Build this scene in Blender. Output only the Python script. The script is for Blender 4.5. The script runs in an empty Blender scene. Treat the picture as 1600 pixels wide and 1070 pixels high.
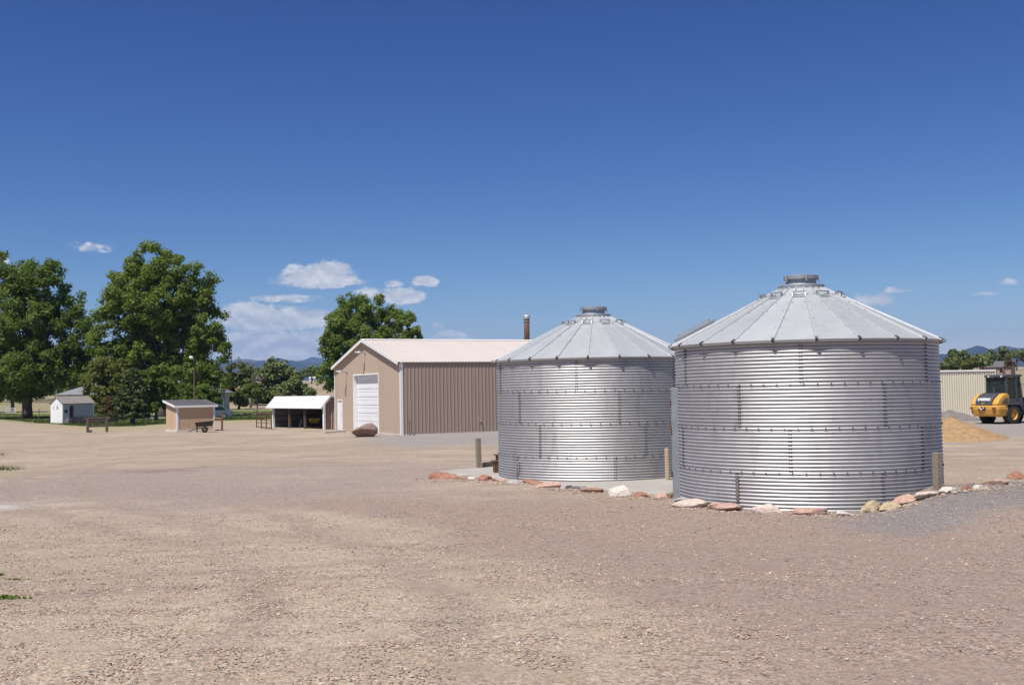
import bpy, math, random
import numpy as np
from mathutils import Vector, Matrix, noise

scene = bpy.context.scene
col = scene.collection
R = math.radians

# ------------------------------------------------------------------ camera
F_PX, CX, CY, CAM_H = 1700.0, 800.0, 535.0, 2.31
PITCH = math.atan(73.0 / F_PX)
ROLL = R(-1.0)
cam = bpy.data.cameras.new('camera')
cam.sensor_width = 36.0
cam.lens = 36.0 * F_PX / 1600.0
cam.clip_start = 0.1
cam.clip_end = 60000.0
camo = bpy.data.objects.new('camera', cam)
col.objects.link(camo)
camo.matrix_world = Matrix.Translation((0, 0, CAM_H)) @ Matrix.Rotation(R(90) + PITCH, 4, 'X') @ Matrix.Rotation(ROLL, 4, 'Z')
scene.camera = camo

_c, _s = math.cos(ROLL), math.sin(ROLL)
_F = np.array([0, math.cos(PITCH), math.sin(PITCH)])
_U0 = np.array([0, -math.sin(PITCH), math.cos(PITCH)])
_R0 = np.array([1.0, 0, 0])
_RR, _UU = _c * _R0 + _s * _U0, -_s * _R0 + _c * _U0


def ray(px, py):
    return _RR * (px - CX) / F_PX + _UU * (CY - py) / F_PX + _F


def at_depth(px, py, Y):
    d = ray(px, py)
    return Vector((d[0] / d[1] * Y, Y, CAM_H + d[2] / d[1] * Y))


def sm(a, b, t):
    t = min(1.0, max(0.0, (t - a) / (b - a)))
    return t * t * (3 - 2 * t)


def gz(x, y):
    """height of the ground"""
    r = math.hypot(x, y)
    k = x / (abs(y) + 1)
    z = .55 * (1 - sm(6, 18, y)) - .35 * sm(32, 50, y) * (1 - sm(.12, .3, k)) + .15 * sm(40, 60, y) * sm(.2, .35, k)
    if x > 6.4 and 10 < y < 24:           # gravel bank along the right side of the tank pad
        yr = 20.4 + .22 * (x - 8)
        z += .40 * sm(6.1, 8.1, x) * (1 - .35 * sm(9, 12, x)) * (1 - sm(14, 21, x)) * sm(yr - 7, yr - .2, y) * (1 - sm(yr + .25, yr + 1.5, y))
    return z + 7 * sm(150, 520, r) + 11 * sm(500, 1500, r)


def G(px, py, z0=None):
    """first point of the ground (or of the level z0) that a line of sight meets"""
    d = ray(px, py)
    if z0 is not None:
        t = (z0 - CAM_H) / d[2]
        return Vector((d[0] * t, d[1] * t, z0))
    y, step = 4.0, .05
    while y < 2000:
        x, z = d[0] / d[1] * y, CAM_H + d[2] / d[1] * y
        if z <= gz(x, y):
            break
        y += max(step, y * .002)
    return Vector((x, y, gz(x, y)))


# ------------------------------------------------------------------ world and sun
SUN_EL, SUN_AZ = 62.0, 34.0          # degrees up, degrees to the left of straight behind the camera
sun_dir = Vector((-math.sin(R(SUN_AZ)) * math.cos(R(SUN_EL)), -math.cos(R(SUN_AZ)) * math.cos(R(SUN_EL)), math.sin(R(SUN_EL))))
sl = bpy.data.lights.new('sun', 'SUN')
sl.energy = 4.8
sl.angle = R(0.53)
sl.color = (1.0, .955, .89)
so = bpy.data.objects.new('sun', sl)
col.objects.link(so)
so.rotation_euler = sun_dir.to_track_quat('Z', 'Y').to_euler()

world = bpy.data.worlds.new('World')
scene.world = world
world.use_nodes = True
world.cycles.sampling_method = 'MANUAL'
world.cycles.sample_map_resolution = 512
WT = world.node_tree
for n in list(WT.nodes):
    WT.nodes.remove(n)


class NT:
    """short-hand for building node trees"""
    def __init__(s, tree):
        s.t = tree

    def n(s, kind, **kw):
        nd = s.t.nodes.new(kind)
        for k, v in kw.items():
            if k == 'ins':
                for kk, vv in v.items():
                    s.put(nd.inputs[kk], vv)
            else:
                setattr(nd, k, v)
        return nd

    def put(s, sock, v):
        if isinstance(v, bpy.types.NodeSocket):
            s.t.links.new(v, sock)
        else:
            if hasattr(sock.default_value, '__len__') and not hasattr(v, '__len__'):
                v = (v,) * len(sock.default_value)
            if hasattr(sock.default_value, '__len__') and len(v) == 3 and len(sock.default_value) == 4:
                v = (*v, 1)
            sock.default_value = v

    def m(s, op, a, b=None, c=None, clamp=False):
        nd = s.t.nodes.new('ShaderNodeMath')
        nd.operation = op
        nd.use_clamp = clamp
        for i, v in enumerate((a, b, c)):
            if v is not None:
                s.put(nd.inputs[i], v)
        return nd.outputs[0]

    def mix(s, f, a, b, bt='MIX'):
        nd = s.t.nodes.new('ShaderNodeMix')
        nd.data_type = 'RGBA'
        nd.blend_type = bt
        s.put(nd.inputs['Factor'], f)
        s.put(nd.inputs[6], a)
        s.put(nd.inputs[7], b)
        return nd.outputs[2]

    def noise(s, vec, scale, detail=3, rough=.55, dist=0.0):
        nd = s.n('ShaderNodeTexNoise')
        if vec is not None:
            s.put(nd.inputs['Vector'], vec)
        nd.inputs['Scale'].default_value = scale
        nd.inputs['Detail'].default_value = detail
        nd.inputs['Roughness'].default_value = rough
        nd.inputs['Distortion'].default_value = dist
        return nd.outputs['Fac']

    def ss(s, a, b, v):
        nd = s.n('ShaderNodeMapRange', interpolation_type='SMOOTHSTEP')
        s.put(nd.inputs['Value'], v)
        nd.inputs['From Min'].default_value = a
        nd.inputs['From Max'].default_value = b
        return nd.outputs['Result']

    def mapping(s, vec, scale=(1, 1, 1), rot=(0, 0, 0), loc=(0, 0, 0)):
        nd = s.n('ShaderNodeMapping')
        s.put(nd.inputs['Vector'], vec)
        nd.inputs['Scale'].default_value = scale
        nd.inputs['Rotation'].default_value = rot
        nd.inputs['Location'].default_value = loc
        return nd.outputs[0]


W = NT(WT)
sky = W.n('ShaderNodeTexSky', sky_type='NISHITA')
sky.sun_disc = False
sky.sun_elevation = R(SUN_EL)
sky.sun_rotation = R(180.0 + SUN_AZ)
sky.altitude = 1600
sky.air_density = 1.0
sky.dust_density = 0.25
sky.ozone_density = 3.0
tc = W.n('ShaderNodeTexCoord')
sep = W.n('ShaderNodeSeparateXYZ', ins={0: tc.outputs['Generated']})
az = W.m('ARCTAN2', sep.outputs[0], sep.outputs[1])
el = W.m('ARCSINE', sep.outputs[2])
CLOUDS = [  # centre (as seen in the photograph), half width, half height, weight
    (497, 437, 80, 28, 1.3), (520, 424, 46, 20, 1.25), (143, 390, 34, 12, .55), (110, 383, 22, 8, .42), (455, 468, 62, 11, .72), (430, 503, 105, 30, 1.15),
    (385, 490, 52, 20, 1.2), (430, 545, 150, 34, 1.45), (628, 466, 44, 21, 1.2), (666, 441, 28, 15, 1.1), (617, 445, 18, 11, .8), (578, 462, 40, 18, .8),
    (700, 528, 40, 14, .7), (684, 511, 14, 8, .5), (1365, 470, 42, 14, .66), (1405, 454, 24, 8, .62), (1538, 459, 24, 7, .5), (1575, 442, 18, 8, .6), (0, 408, 12, 16, .7)]
acc = None
for (px, py, hw, hh, wt) in CLOUDS:
    d = Vector(ray(px, py)).normalized()
    a0, e0 = math.atan2(d.x, d.y), math.asin(d.z)
    u = W.m('MULTIPLY', W.m('SUBTRACT', az, a0), F_PX / hw)
    v = W.m('MULTIPLY', W.m('SUBTRACT', el, e0), F_PX / hh)
    v = W.m('MAXIMUM', v, W.m('MULTIPLY', v, -1.7))
    q = W.m('ADD', W.m('MULTIPLY', u, u), W.m('MULTIPLY', v, v))
    val = W.m('MULTIPLY', W.m('SUBTRACT', 1.0, q), wt)
    acc = val if acc is None else W.m('MAXIMUM', acc, val)
comb = W.n('ShaderNodeCombineXYZ', ins={0: az, 1: W.m('MULTIPLY', el, 1.9), 2: 0.0})
n1 = W.noise(comb.outputs[0], 26.0, 6, .62, .3)
n2 = W.noise(comb.outputs[0], 95.0, 6, .68)
# a thin scatter of the same fair-weather clouds all round the horizon
ring = W.m('MULTIPLY', W.ss(.012, .03, el), W.m('SUBTRACT', 1.0, W.ss(.05, .10, el)))
wide = W.noise(W.mapping(comb.outputs[0], loc=(7.3, 2.1, 0)), 7.0, 3, .5)
ring = W.m('MULTIPLY', ring, W.ss(.56, .75, wide))
inview = W.m('LESS_THAN', W.m('ABSOLUTE', az), .55)
ring = W.m('MULTIPLY', ring, W.m('SUBTRACT', 1.0, inview))
acc = W.m('MAXIMUM', W.m('MAXIMUM', acc, -1.0), W.m('SUBTRACT', W.m('MULTIPLY', ring, 1.7), 1.0))
dens = W.m('ADD', acc, W.m('MULTIPLY', W.m('SUBTRACT', n1, .5), 2.4))
dens = W.m('ADD', dens, W.m('MULTIPLY', W.m('SUBTRACT', n2, .5), 1.3))
mask = W.m('MULTIPLY', W.ss(.16, .72, dens), .93)
n3 = W.noise(W.mapping(comb.outputs[0], loc=(0, -.012, 0)), 26.0, 6, .62, .3)
lit = W.ss(-.10, .16, W.m('ADD', W.m('SUBTRACT', n1, n3), W.m('MULTIPLY', W.m('SUBTRACT', dens, .8), .08)))
ccol = W.mix(lit, (5.0, 5.1, 5.5), (7.4, 7.3, 7.2))
# the camera saw a deep, saturated blue: a per-channel power on the whole sky
ssep = W.n('ShaderNodeSeparateColor', ins={0: sky.outputs[0]})
pw = [W.m('MULTIPLY', W.m('POWER', W.m('MULTIPLY', ssep.outputs[i], .09), g_), k_) for i, (g_, k_) in enumerate(((2.12, 18.2), (1.78, 11.5), (1.3, 9.1)))]
deep = W.n('ShaderNodeCombineColor', ins={0: pw[0], 1: pw[1], 2: pw[2]})
skyc = W.mix(mask, deep.outputs[0], ccol)
bg = W.n('ShaderNodeBackground', ins={'Color': skyc, 'Strength': 0.10})
wo = W.n('ShaderNodeOutputWorld')
WT.links.new(bg.outputs[0], wo.inputs['Surface'])

scene.view_settings.view_transform = 'Standard'
scene.view_settings.look = 'None'
scene.view_settings.gamma = 1.0
scene.view_settings.exposure = 0.35
scene.view_settings.use_curve_mapping = False
scene.render.engine = 'CYCLES'
scene.cycles.use_denoising = True
scene.cycles.max_bounces = 6
scene.cycles.diffuse_bounces = 3
scene.cycles.glossy_bounces = 4
scene.cycles.transmission_bounces = 4
scene.cycles.volume_bounces = 0

# ------------------------------------------------------------------ materials
MATS = {}


def mat(name, color, rough=.6, metal=0.0, var=.12, vscale=3.0, bump=0.0, bscale=20.0, spec=.5, streak=0.0, island=0.0, objr=0.0, stain=0.0):
    if name in MATS:
        return MATS[name]
    m = bpy.data.materials.new(name)
    m.use_nodes = True
    t = NT(m.node_tree)
    b = m.node_tree.nodes['Principled BSDF']
    geo = t.n('ShaderNodeNewGeometry')
    tco = t.n('ShaderNodeTexCoord')
    v = tco.outputs['Object']
    nz = t.noise(v, vscale, 5, .6)
    f = t.m('MULTIPLY', t.m('SUBTRACT', nz, .5), var * 4)
    if streak:
        nst = t.noise(t.mapping(v, scale=(9, 9, .35)), 1.4, 4, .65)
        f = t.m('ADD', f, t.m('MULTIPLY', t.m('SUBTRACT', nst, .5), streak * 3))
    if island:
        f = t.m('ADD', f, t.m('MULTIPLY', t.m('SUBTRACT', geo.outputs['Random Per Island'], .5), island))
    if objr:
        f = t.m('ADD', f, t.m('MULTIPLY', t.m('SUBTRACT', t.n('ShaderNodeObjectInfo').outputs['Random'], .5), objr))
    if stain:
        wp = geo.outputs['Position']
        st_n = t.noise(t.mapping(wp, scale=(2.2, 2.2, .5)), 1.6, 6, .68, .4)
        f = t.m('SUBTRACT', f, t.m('MULTIPLY', t.ss(.50, .74, st_n), stain))
    hsv = t.n('ShaderNodeHueSaturation', ins={'Color': color, 'Value': t.m('ADD', 1.0, f)})
    t.put(b.inputs['Base Color'], hsv.outputs[0])
    t.put(b.inputs['Roughness'], t.m('ADD', rough, t.m('MULTIPLY', t.m('SUBTRACT', nz, .5), .25), clamp=True))
    b.inputs['Metallic'].default_value = metal
    b.inputs['Specular IOR Level'].default_value = spec
    if bump:
        bp = t.n('ShaderNodeBump', ins={'Strength': bump, 'Distance': .02, 'Height': t.noise(v, bscale, 5, .65)})
        t.put(b.inputs['Normal'], bp.outputs[0])
    MATS[name] = m
    return m


M = {}
M['galv'] = mat('galvanised_steel', (.50, .495, .49), .50, .62, .05, 4.0, objr=.13, stain=.20)
M['galv_roof'] = mat('galvanised_roof', (.43, .445, .455), .55, .3, .05, 1.6, objr=.10, stain=.10)
M['galv_dull'] = mat('dull_galvanised', (.36, .38, .40), .55, .7, .1, 6.0)
M['bolt'] = mat('bolt_dark', (.11, .11, .115), .6, .3, .1, 30)
M['rbolt'] = mat('bolt_galvanised', (.22, .22, .23), .6, .4, .1, 30)
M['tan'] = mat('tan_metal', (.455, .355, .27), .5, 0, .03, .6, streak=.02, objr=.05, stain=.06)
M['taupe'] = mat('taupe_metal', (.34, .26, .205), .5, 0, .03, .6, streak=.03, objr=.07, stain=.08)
M['barnroof'] = mat('pale_roof_metal', (.57, .505, .455), .5, 0, .02, .3, objr=.05, stain=.05)
M['white'] = mat('white_paint', (.78, .78, .77), .5, 0, .03, 3)
M['whitedoor'] = mat('white_door', (.80, .81, .83), .45, 0, .03, 1.2, streak=.02)
M['whiteroof'] = mat('white_metal_roof', (.70, .71, .72), .4, 0, .05, 1.5)
M['grey_and_shade_wall'] = mat('grey_and_shade_siding', (.47, .47, .49), .7, 0, .06, 4)  # plain grey; also carries the shade of the white playhouse side
M['shingle'] = mat('grey_shingles', (.115, .110, .112), .9, 0, .18, 8, bump=.4)
M['shingle_tan'] = mat('weathered_shingles', (.24, .215, .19), .9, 0, .14, 8, bump=.4)
M['shedtan'] = mat('tan_plywood', (.52, .37, .235), .75, 0, .05, 1.6, streak=.05)
M['skirt'] = mat('pale_skirting', (.6, .53, .46), .8, 0, .08, 4)
M['brownmetal'] = mat('brown_corrugated', (.40, .295, .235), .6, 0, .06, 2, streak=.06, island=.2)
M['dark'] = mat('dark_interior', (.05, .045, .042), .9, 0, .2, 3)
M['girt'] = mat('girt_wood', (.10, .075, .055), .9, 0, .15, 5)
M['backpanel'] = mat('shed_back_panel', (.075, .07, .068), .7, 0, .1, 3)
M['wood'] = mat('weathered_wood', (.25, .205, .155), .9, 0, .14, 7, bump=.5, bscale=30, streak=.14)
M['wood_pale'] = mat('pale_post_wood', (.42, .34, .25), .9, 0, .1, 7, bump=.4, bscale=30, streak=.12)
M['wood_red'] = mat('reddish_wood', (.17, .085, .055), .85, 0, .14, 7, bump=.4, streak=.1)
M['wood_grey'] = mat('grey_wood', (.17, .15, .135), .9, 0, .14, 7, bump=.4, streak=.1)
M['rust'] = mat('rusted_steel', (.15, .075, .045), .85, .2, .22, 8, bump=.3)
M['black'] = mat('black_plastic', (.018, .018, .02), .5, 0, .15, 6)
M['tyre'] = mat('tyre_rubber', (.028, .027, .026), .85, 0, .25, 9, bump=.3)
M['yellow'] = mat('machine_yellow', (.62, .33, .055), .5, 0, .10, 3, stain=.15)
M['charcoal'] = mat('machine_charcoal', (.060, .064, .075), .5, 0, .1, 4)
M['lampwhite'] = mat('lamp_housing', (.7, .7, .68), .4, 0, .04, 6)
M['red'] = mat('dark_red_paint', (.22, .022, .02), .6, 0, .1, 5)
M['navy'] = mat('navy_paint', (.02, .022, .045), .5, 0, .1, 5)
M['orange'] = mat('orange_rim', (.48, .17, .03), .6, 0, .15, 6)
M['cream'] = mat('cream_metal', (.60, .565, .45), .55, 0, .04, 1.0, streak=.05)
M['bark'] = mat('bark', (.115, .09, .07), .95, 0, .25, 4, bump=.8, bscale=9)
M['barkpale'] = mat('pale_bark', (.27, .23, .19), .95, 0, .2, 4, bump=.6, bscale=9)
M['concrete'] = mat('concrete', (.46, .43, .38), .9, 0, .1, 3, bump=.2)
M['carblue'] = mat('car_paint', (.12, .16, .22), .25, .2, .03, 2)
M['text'] = mat('white_lettering', (.8, .8, .8), .5, 0, .0, 2)

gm = bpy.data.materials.new('dark_glass')
gm.use_nodes = True
gb = gm.node_tree.nodes['Principled BSDF']
gb.inputs['Base Color'].default_value = (.05, .075, .07, 1)
gb.inputs['Roughness'].default_value = .06
gb.inputs['Transmission Weight'].default_value = .55
gb.inputs['IOR'].default_value = 1.3
M['glass'] = gm


def leaf_mat(name, c1, c2, trans=.55):
    m = bpy.data.materials.new(name)
    m.use_nodes = True
    t = NT(m.node_tree)
    nt = m.node_tree
    for n in list(nt.nodes):
        nt.nodes.remove(n)
    geo = t.n('ShaderNodeNewGeometry')
    tco = t.n('ShaderNodeTexCoord')
    nz = t.noise(tco.outputs['Object'], .45, 3, .6)
    f = t.m('ADD', t.m('MULTIPLY', geo.outputs['Random Per Island'], .65), t.m('MULTIPLY', t.m('SUBTRACT', nz, .35), 1.1), clamp=True)
    c = t.mix(f, c1, c2)
    d = t.n('ShaderNodeBsdfPrincipled', ins={'Base Color': c, 'Roughness': .55})
    d.inputs['Specular IOR Level'].default_value = .3
    tr = t.n('ShaderNodeBsdfTranslucent', ins={'Color': t.mix(.35, c, (.16, .22, .02))})
    mx = t.n('ShaderNodeMixShader', ins={0: trans})
    nt.links.new(d.outputs[0], mx.inputs[1])
    nt.links.new(tr.outputs[0], mx.inputs[2])
    o = t.n('ShaderNodeOutputMaterial')
    nt.links.new(mx.outputs[0], o.inputs[0])
    return m


L_COT = leaf_mat('cottonwood_leaves', (.115, .170, .028), (.275, .365, .072))
L_COTD = leaf_mat('dark_cottonwood_leaves', (.084, .135, .023), (.220, .305, .058))
L_YEL = leaf_mat('yellow_green_leaves', (.105, .125, .025), (.24, .255, .06))
L_PALE = leaf_mat('pale_green_leaves', (.10, .125, .035), (.23, .27, .085))
L_SPR = leaf_mat('spruce_needles', (.036, .056, .016), (.095, .125, .036), .1)
L_RED = leaf_mat('reddish_leaves', (.09, .055, .028), (.19, .12, .06))
L_FAR = leaf_mat('far_leaves', (.085, .11, .034), (.20, .235, .075), .2)
L_TWIG = leaf_mat('twigs', (.12, .10, .08), (.22, .185, .15), .05)
L_GRASS = leaf_mat('grass_blades', (.05, .085, .018), (.13, .17, .04))
L_DRY = leaf_mat('dry_weed', (.16, .11, .06), (.32, .24, .14), .2)


# ------------------------------------------------------------------ mesh helpers
class MB:
    def __init__(s):
        s.v, s.f = [], []

    def add(s, vs, fs):
        o = len(s.v)
        s.v += [tuple(p) for p in vs]
        s.f += [tuple(i + o for i in q) for q in fs]
        return s

    def box(s, x0, x1, y0, y1, z0, z1):
        vs = [(x, y, z) for z in (z0, z1) for y in (y0, y1) for x in (x0, x1)]
        return s.add(vs, [(0, 2, 3, 1), (4, 5, 7, 6), (0, 1, 5, 4), (2, 6, 7, 3), (0, 4, 6, 2), (1, 3, 7, 5)])

    def bar(s, a, b, w, h, up=(0, 0, 1)):
        a, b = Vector(a), Vector(b)
        d = (b - a).normalized()
        u = Vector(up)
        if abs(d.dot(u)) > .98:
            u = Vector((0, 1, 0))
        r = d.cross(u).normalized()
        u = r.cross(d)
        vs = [p + r * (sx * w / 2) + u * (sz * h / 2) for p in (a, b) for sx, sz in ((-1, -1), (1, -1), (1, 1), (-1, 1))]
        return s.add(vs, [(0, 3, 2, 1), (4, 5, 6, 7), (0, 1, 5, 4), (1, 2, 6, 5), (2, 3, 7, 6), (3, 0, 4, 7)])

    def prism(s, poly, a, b, axis='y'):
        """extrude a polygon given in the other two axes between a and b"""
        n = len(poly)

        def pt(p, t):
            if axis == 'y':
                return (p[0], t, p[1])
            if axis == 'x':
                return (t, p[0], p[1])
            return (p[0], p[1], t)
        vs = [pt(p, a) for p in poly] + [pt(p, b) for p in poly]
        fs = [tuple(range(n)), tuple(range(2 * n - 1, n - 1, -1))]
        fs += [(i, n + i, n + (i + 1) % n, (i + 1) % n) for i in range(n)]
        return s.add(vs, fs)

    def tube(s, pts, rs, n=8, cap=True):
        pts = [Vector(p) for p in pts]
        if not hasattr(rs, '__len__'):
            rs = [rs] * len(pts)
        vs, fs = [], []
        for i, p in enumerate(pts):
            d = (pts[min(i + 1, len(pts) - 1)] - pts[max(i - 1, 0)]).normalized()
            u = Vector((0, 0, 1)) if abs(d.z) < .9 else Vector((1, 0, 0))
            a = d.cross(u).normalized()
            b = d.cross(a)
            for k in range(n):
                t = 2 * math.pi * k / n
                vs.append(p + a * (rs[i] * math.cos(t)) + b * (rs[i] * math.sin(t)))
        for i in range(len(pts) - 1):
            for k in range(n):
                fs.append((i * n + k, i * n + (k + 1) % n, (i + 1) * n + (k + 1) % n, (i + 1) * n + k))
        if cap:
            fs.append(tuple(range(n - 1, -1, -1)))
            fs.append(tuple(range((len(pts) - 1) * n, len(pts) * n)))
        return s.add(vs, fs)

    def lathe(s, prof, n=32, axis='z', c=(0, 0, 0), close=True):
        vs, fs = [], []
        for (r, h) in prof:
            for k in range(n):
                t = 2 * math.pi * k / n
                a, b = r * math.cos(t), r * math.sin(t)
                p = (a, b, h) if axis == 'z' else ((a, h, b) if axis == 'y' else (h, a, b))
                vs.append((p[0] + c[0], p[1] + c[1], p[2] + c[2]))
        for i in range(len(prof) - 1):
            for k in range(n):
                fs.append((i * n + k, i * n + (k + 1) % n, (i + 1) * n + (k + 1) % n, (i + 1) * n + k))
        if close:
            fs.append(tuple(range(n - 1, -1, -1)))
            fs.append(tuple(range((len(prof) - 1) * n, len(prof) * n)))
        return s.add(vs, fs)

    def mesh(s, name, m, smooth=False):
        me = bpy.data.meshes.new(name)
        me.from_pydata([tuple(p) for p in s.v], [], s.f)
        import bmesh
        bm = bmesh.new()
        bm.from_mesh(me)
        bmesh.ops.recalc_face_normals(bm, faces=bm.faces)
        bm.to_mesh(me)
        bm.free()
        me.materials.append(m)
        if smooth:
            me.polygons.foreach_set('use_smooth', [True] * len(me.polygons))
        return me

    def build(s, name, m, parent=None, smooth=False, bevel=0.0):
        return link(name, s.mesh(name, m, smooth), parent, bevel)


def link(name, me, parent=None, bevel=0.0):
    o = bpy.data.objects.new(name, me)
    col.objects.link(o)
    if parent is not None:
        o.parent = parent
    if bevel:
        md = o.modifiers.new('bevel', 'BEVEL')
        md.width = bevel
        md.segments = 2
        md.limit_method = 'ANGLE'
    return o


def tag(o, label, cat, group=None):
    o['label'] = label
    o['category'] = cat
    if group:
        o['group'] = group
    return o


def thing(name, label, cat, loc=(0, 0, 0), rz=0.0, group=None):
    o = bpy.data.objects.new(name, None)
    o.empty_display_size = .3
    col.objects.link(o)
    o.location = loc
    o.rotation_euler = (0, 0, rz)
    return tag(o, label, cat, group)


def stuff(o):
    o['kind'] = 'stuff'
    return o


def raw_mesh(name, verts, nper, m, attrs=None):
    """verts: (N*nper,3) array, one face per nper verts"""
    me = bpy.data.meshes.new(name)
    nv = len(verts)
    nf = nv // nper
    me.vertices.add(nv)
    me.vertices.foreach_set('co', np.asarray(verts, dtype=np.float32).ravel())
    me.loops.add(nv)
    me.loops.foreach_set('vertex_index', np.arange(nv, dtype=np.int32))
    me.polygons.add(nf)
    me.polygons.foreach_set('loop_start', np.arange(0, nv, nper, dtype=np.int32))
    me.update(calc_edges=True)
    me.materials.append(m)
    return me

# ------------------------------------------------------------------ ground sheet
def axis_coords(lo, hi, step, far, grow=1.16):
    c = list(np.arange(lo, hi + 1e-6, step))
    s, x = step, hi
    while x < far:
        s *= grow
        x += s
        c.append(x)
    s, x = step, lo
    while x > -far:
        s *= grow
        x -= s
        c.insert(0, x)
    return c


LAWN_PX = [(-60, 650), (0, 655), (60, 661), (110, 664.5), (150, 666.5), (210, 666), (262, 662), (340, 657.5), (420, 655), (510, 654)]
LAWN = sorted((p.x / p.y, p.y) for p in (G(*q, -.35) for q in LAWN_PX))
LK, LY = [a for a, b in LAWN], [b for a, b in LAWN]


def lawn_front(k):
    return float(np.interp(k, LK, LY))


def zones(x, y):
    n = noise.noise(Vector((x * .25, y * .25, 0)))
    n2 = noise.noise(Vector((x * .06 + 9, y * .06, 3)))
    n3 = noise.noise(Vector((x * .9, y * .9, 5)))
    k = x / max(y, 1)
    pink = grey = blue = grass = dry = purple = field = pale = 0.0
    # packed pinkish drive to the right of a diagonal edge
    xe = float(np.interp(y, [3, 6.6, 13.4, 20, 26], [2.0, 1.5, .3, -2.6, -8]))
    pink = sm(-.7, .7, x - xe + n * .9 + n3 * .3) * (1 - sm(21, 27, y + n * 2))
    purple = math.exp(-(((x + 9) / 8.0) ** 2 + ((y - 28.5) / 7) ** 2) * .8) * (.95 + n * .7)
    purple = max(purple, .6 * math.exp(-((y - 35 - .15 * x) / 3) ** 2) * (1 if x < 2 else 0) * (.7 + n))
    grey = sm(48, 56, y + n * 3) * (1 - sm(.02, .06, k)) * sm(-.17, -.10, k + n * .02) * (1 - sm(70, 80, y))
    blue = sm(4.0, 6.4, x + n * .8) * (1 - sm(0, 2.4, abs(y - (18.6 + .30 * (x - 6))) - .5 + n * 1.2)) if x > 3 else 0.0
    if 40 < y < 60 and x > 12:
        grey = max(grey, .8 * sm(.38, .43, k + n * .02) * sm(43, 46, y + n))
    if y > 60 and x < -8:
        yf = lawn_front(k)
        e = y - yf + n * 1.4 + n3 * .5
        grass = sm(-.5, 2.2, e) * (1 - sm(165, 185, y + n2 * 20)) * (1 - .75 * sm(.05, .5, n2 + n * .4) * sm(-.2, -.3, -k * 0 - .25 if k > -.27 else -.19))
        dry = sm(-19, -4, e + n * 6) * (1 - grass)
    if y > 70:
        field = sm(165, 200, y) if x < 0 else sm(70, 95, y + n * 6)
    pale = math.exp(-(((x + 11.6) / 1.6) ** 2 + ((y - 23.5) / .8) ** 2))
    damp = math.exp(-(((x + 11) / 1.3) ** 2 + ((y - 33.6) / .9) ** 2)) * (.8 + n3) + .7 * math.exp(-(((x + 10.2) / .6) ** 2 + ((y - 35.5) / .6) ** 2))
    if x < -10:
        weedy = math.exp(-(((x + 16.5) / 2.2) ** 2 + ((y - 31) / 5) ** 2)) * (.9 + n)
        dry = max(dry, min(1, weedy))
    return [max(0, min(1, q)) for q in (pink, purple, grey, blue, grass, dry, field, pale, damp)]


ZN = ['pink', 'purple', 'grey', 'blue', 'grass', 'dry', 'field', 'pale', 'damp']
xs = axis_coords(-16, 16, .4, 15000, 1.06)
ys = axis_coords(3, 40, .4, 15000, 1.05)
gv, ga = [], []
for y in ys:
    for x in xs:
        lump = .035 * noise.noise(Vector((x * .5, y * .5, 1))) + .02 * noise.noise(Vector((x * 1.7, y * 1.7, 4))) if abs(x) < 40 and -10 < y < 90 else 0
        gv.append((x, y, gz(x, y) + lump))
        ga.append(zones(x, y) if -200 < x < 200 and -20 < y < 400 else [0, 0, 0, 0, 0, 0, 1 if math.hypot(x, y) > 150 else 0, 0, 0])
nx = len(xs)
gf = [(j * nx + i, j * nx + i + 1, (j + 1) * nx + i + 1, (j + 1) * nx + i) for j in range(len(ys) - 1) for i in range(nx - 1)]
gme = bpy.data.meshes.new('ground')
gme.from_pydata(gv, [], gf)
gme.polygons.foreach_set('use_smooth', [True] * len(gf))
ga = np.array(ga, dtype=np.float32)
for i, nme in enumerate(ZN):
    at = gme.attributes.new(nme, 'FLOAT', 'POINT')
    at.data.foreach_set('value', ga[:, i].copy())

gmat = bpy.data.materials.new('gravel_ground')
gmat.use_nodes = True
t = NT(gmat.node_tree)
b = gmat.node_tree.nodes['Principled BSDF']
pos = t.n('ShaderNodeNewGeometry').outputs['Position']
big = t.noise(pos, .22, 5, .6)
mid = t.noise(pos, 1.3, 6, .65)
fine = t.noise(pos, 9.0, 6, .7)
track = t.noise(t.mapping(pos, scale=(.07, .42, 1), rot=(0, 0, R(-12))), 1.0, 6, .65, 1.2)
sxyz = t.n('ShaderNodeSeparateXYZ', ins={0: pos})
ruts = None
for (cx_r, cy_r, rad_r, half_r) in ((-34.0, 4.0, 33.0, .85), (22.0, 44.0, 37.5, .8), (-6.0, -30.0, 66.0, .9), (-20.0, 60.0, 38.0, .85), (9.0, -16.0, 31.0, .8)):
    dd_r = t.m('SUBTRACT', t.m('SQRT', t.m('ADD', t.m('POWER', t.m('ABSOLUTE', t.m('SUBTRACT', sxyz.outputs[0], cx_r)), 2.0), t.m('POWER', t.m('ABSOLUTE', t.m('SUBTRACT', sxyz.outputs[1], cy_r)), 2.0))), rad_r)
    dd_r = t.m('ADD', dd_r, t.m('MULTIPLY', t.m('SUBTRACT', big, .5), 1.2))
    e_r = t.m('ABSOLUTE', t.m('SUBTRACT', t.m('ABSOLUTE', dd_r), half_r))
    w_r = t.m('SUBTRACT', 1.0, t.ss(.08, .40, e_r))
    ruts = w_r if ruts is None else t.m('MAXIMUM', ruts, w_r)
ruts = t.m('MULTIPLY', ruts, t.ss(.32, .50, t.noise(pos, .3, 4, .6)))
brk = t.m('ADD', t.m('MULTIPLY', t.m('SUBTRACT', mid, .5), 1.1), t.m('MULTIPLY', t.m('SUBTRACT', fine, .5), .9))


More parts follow.
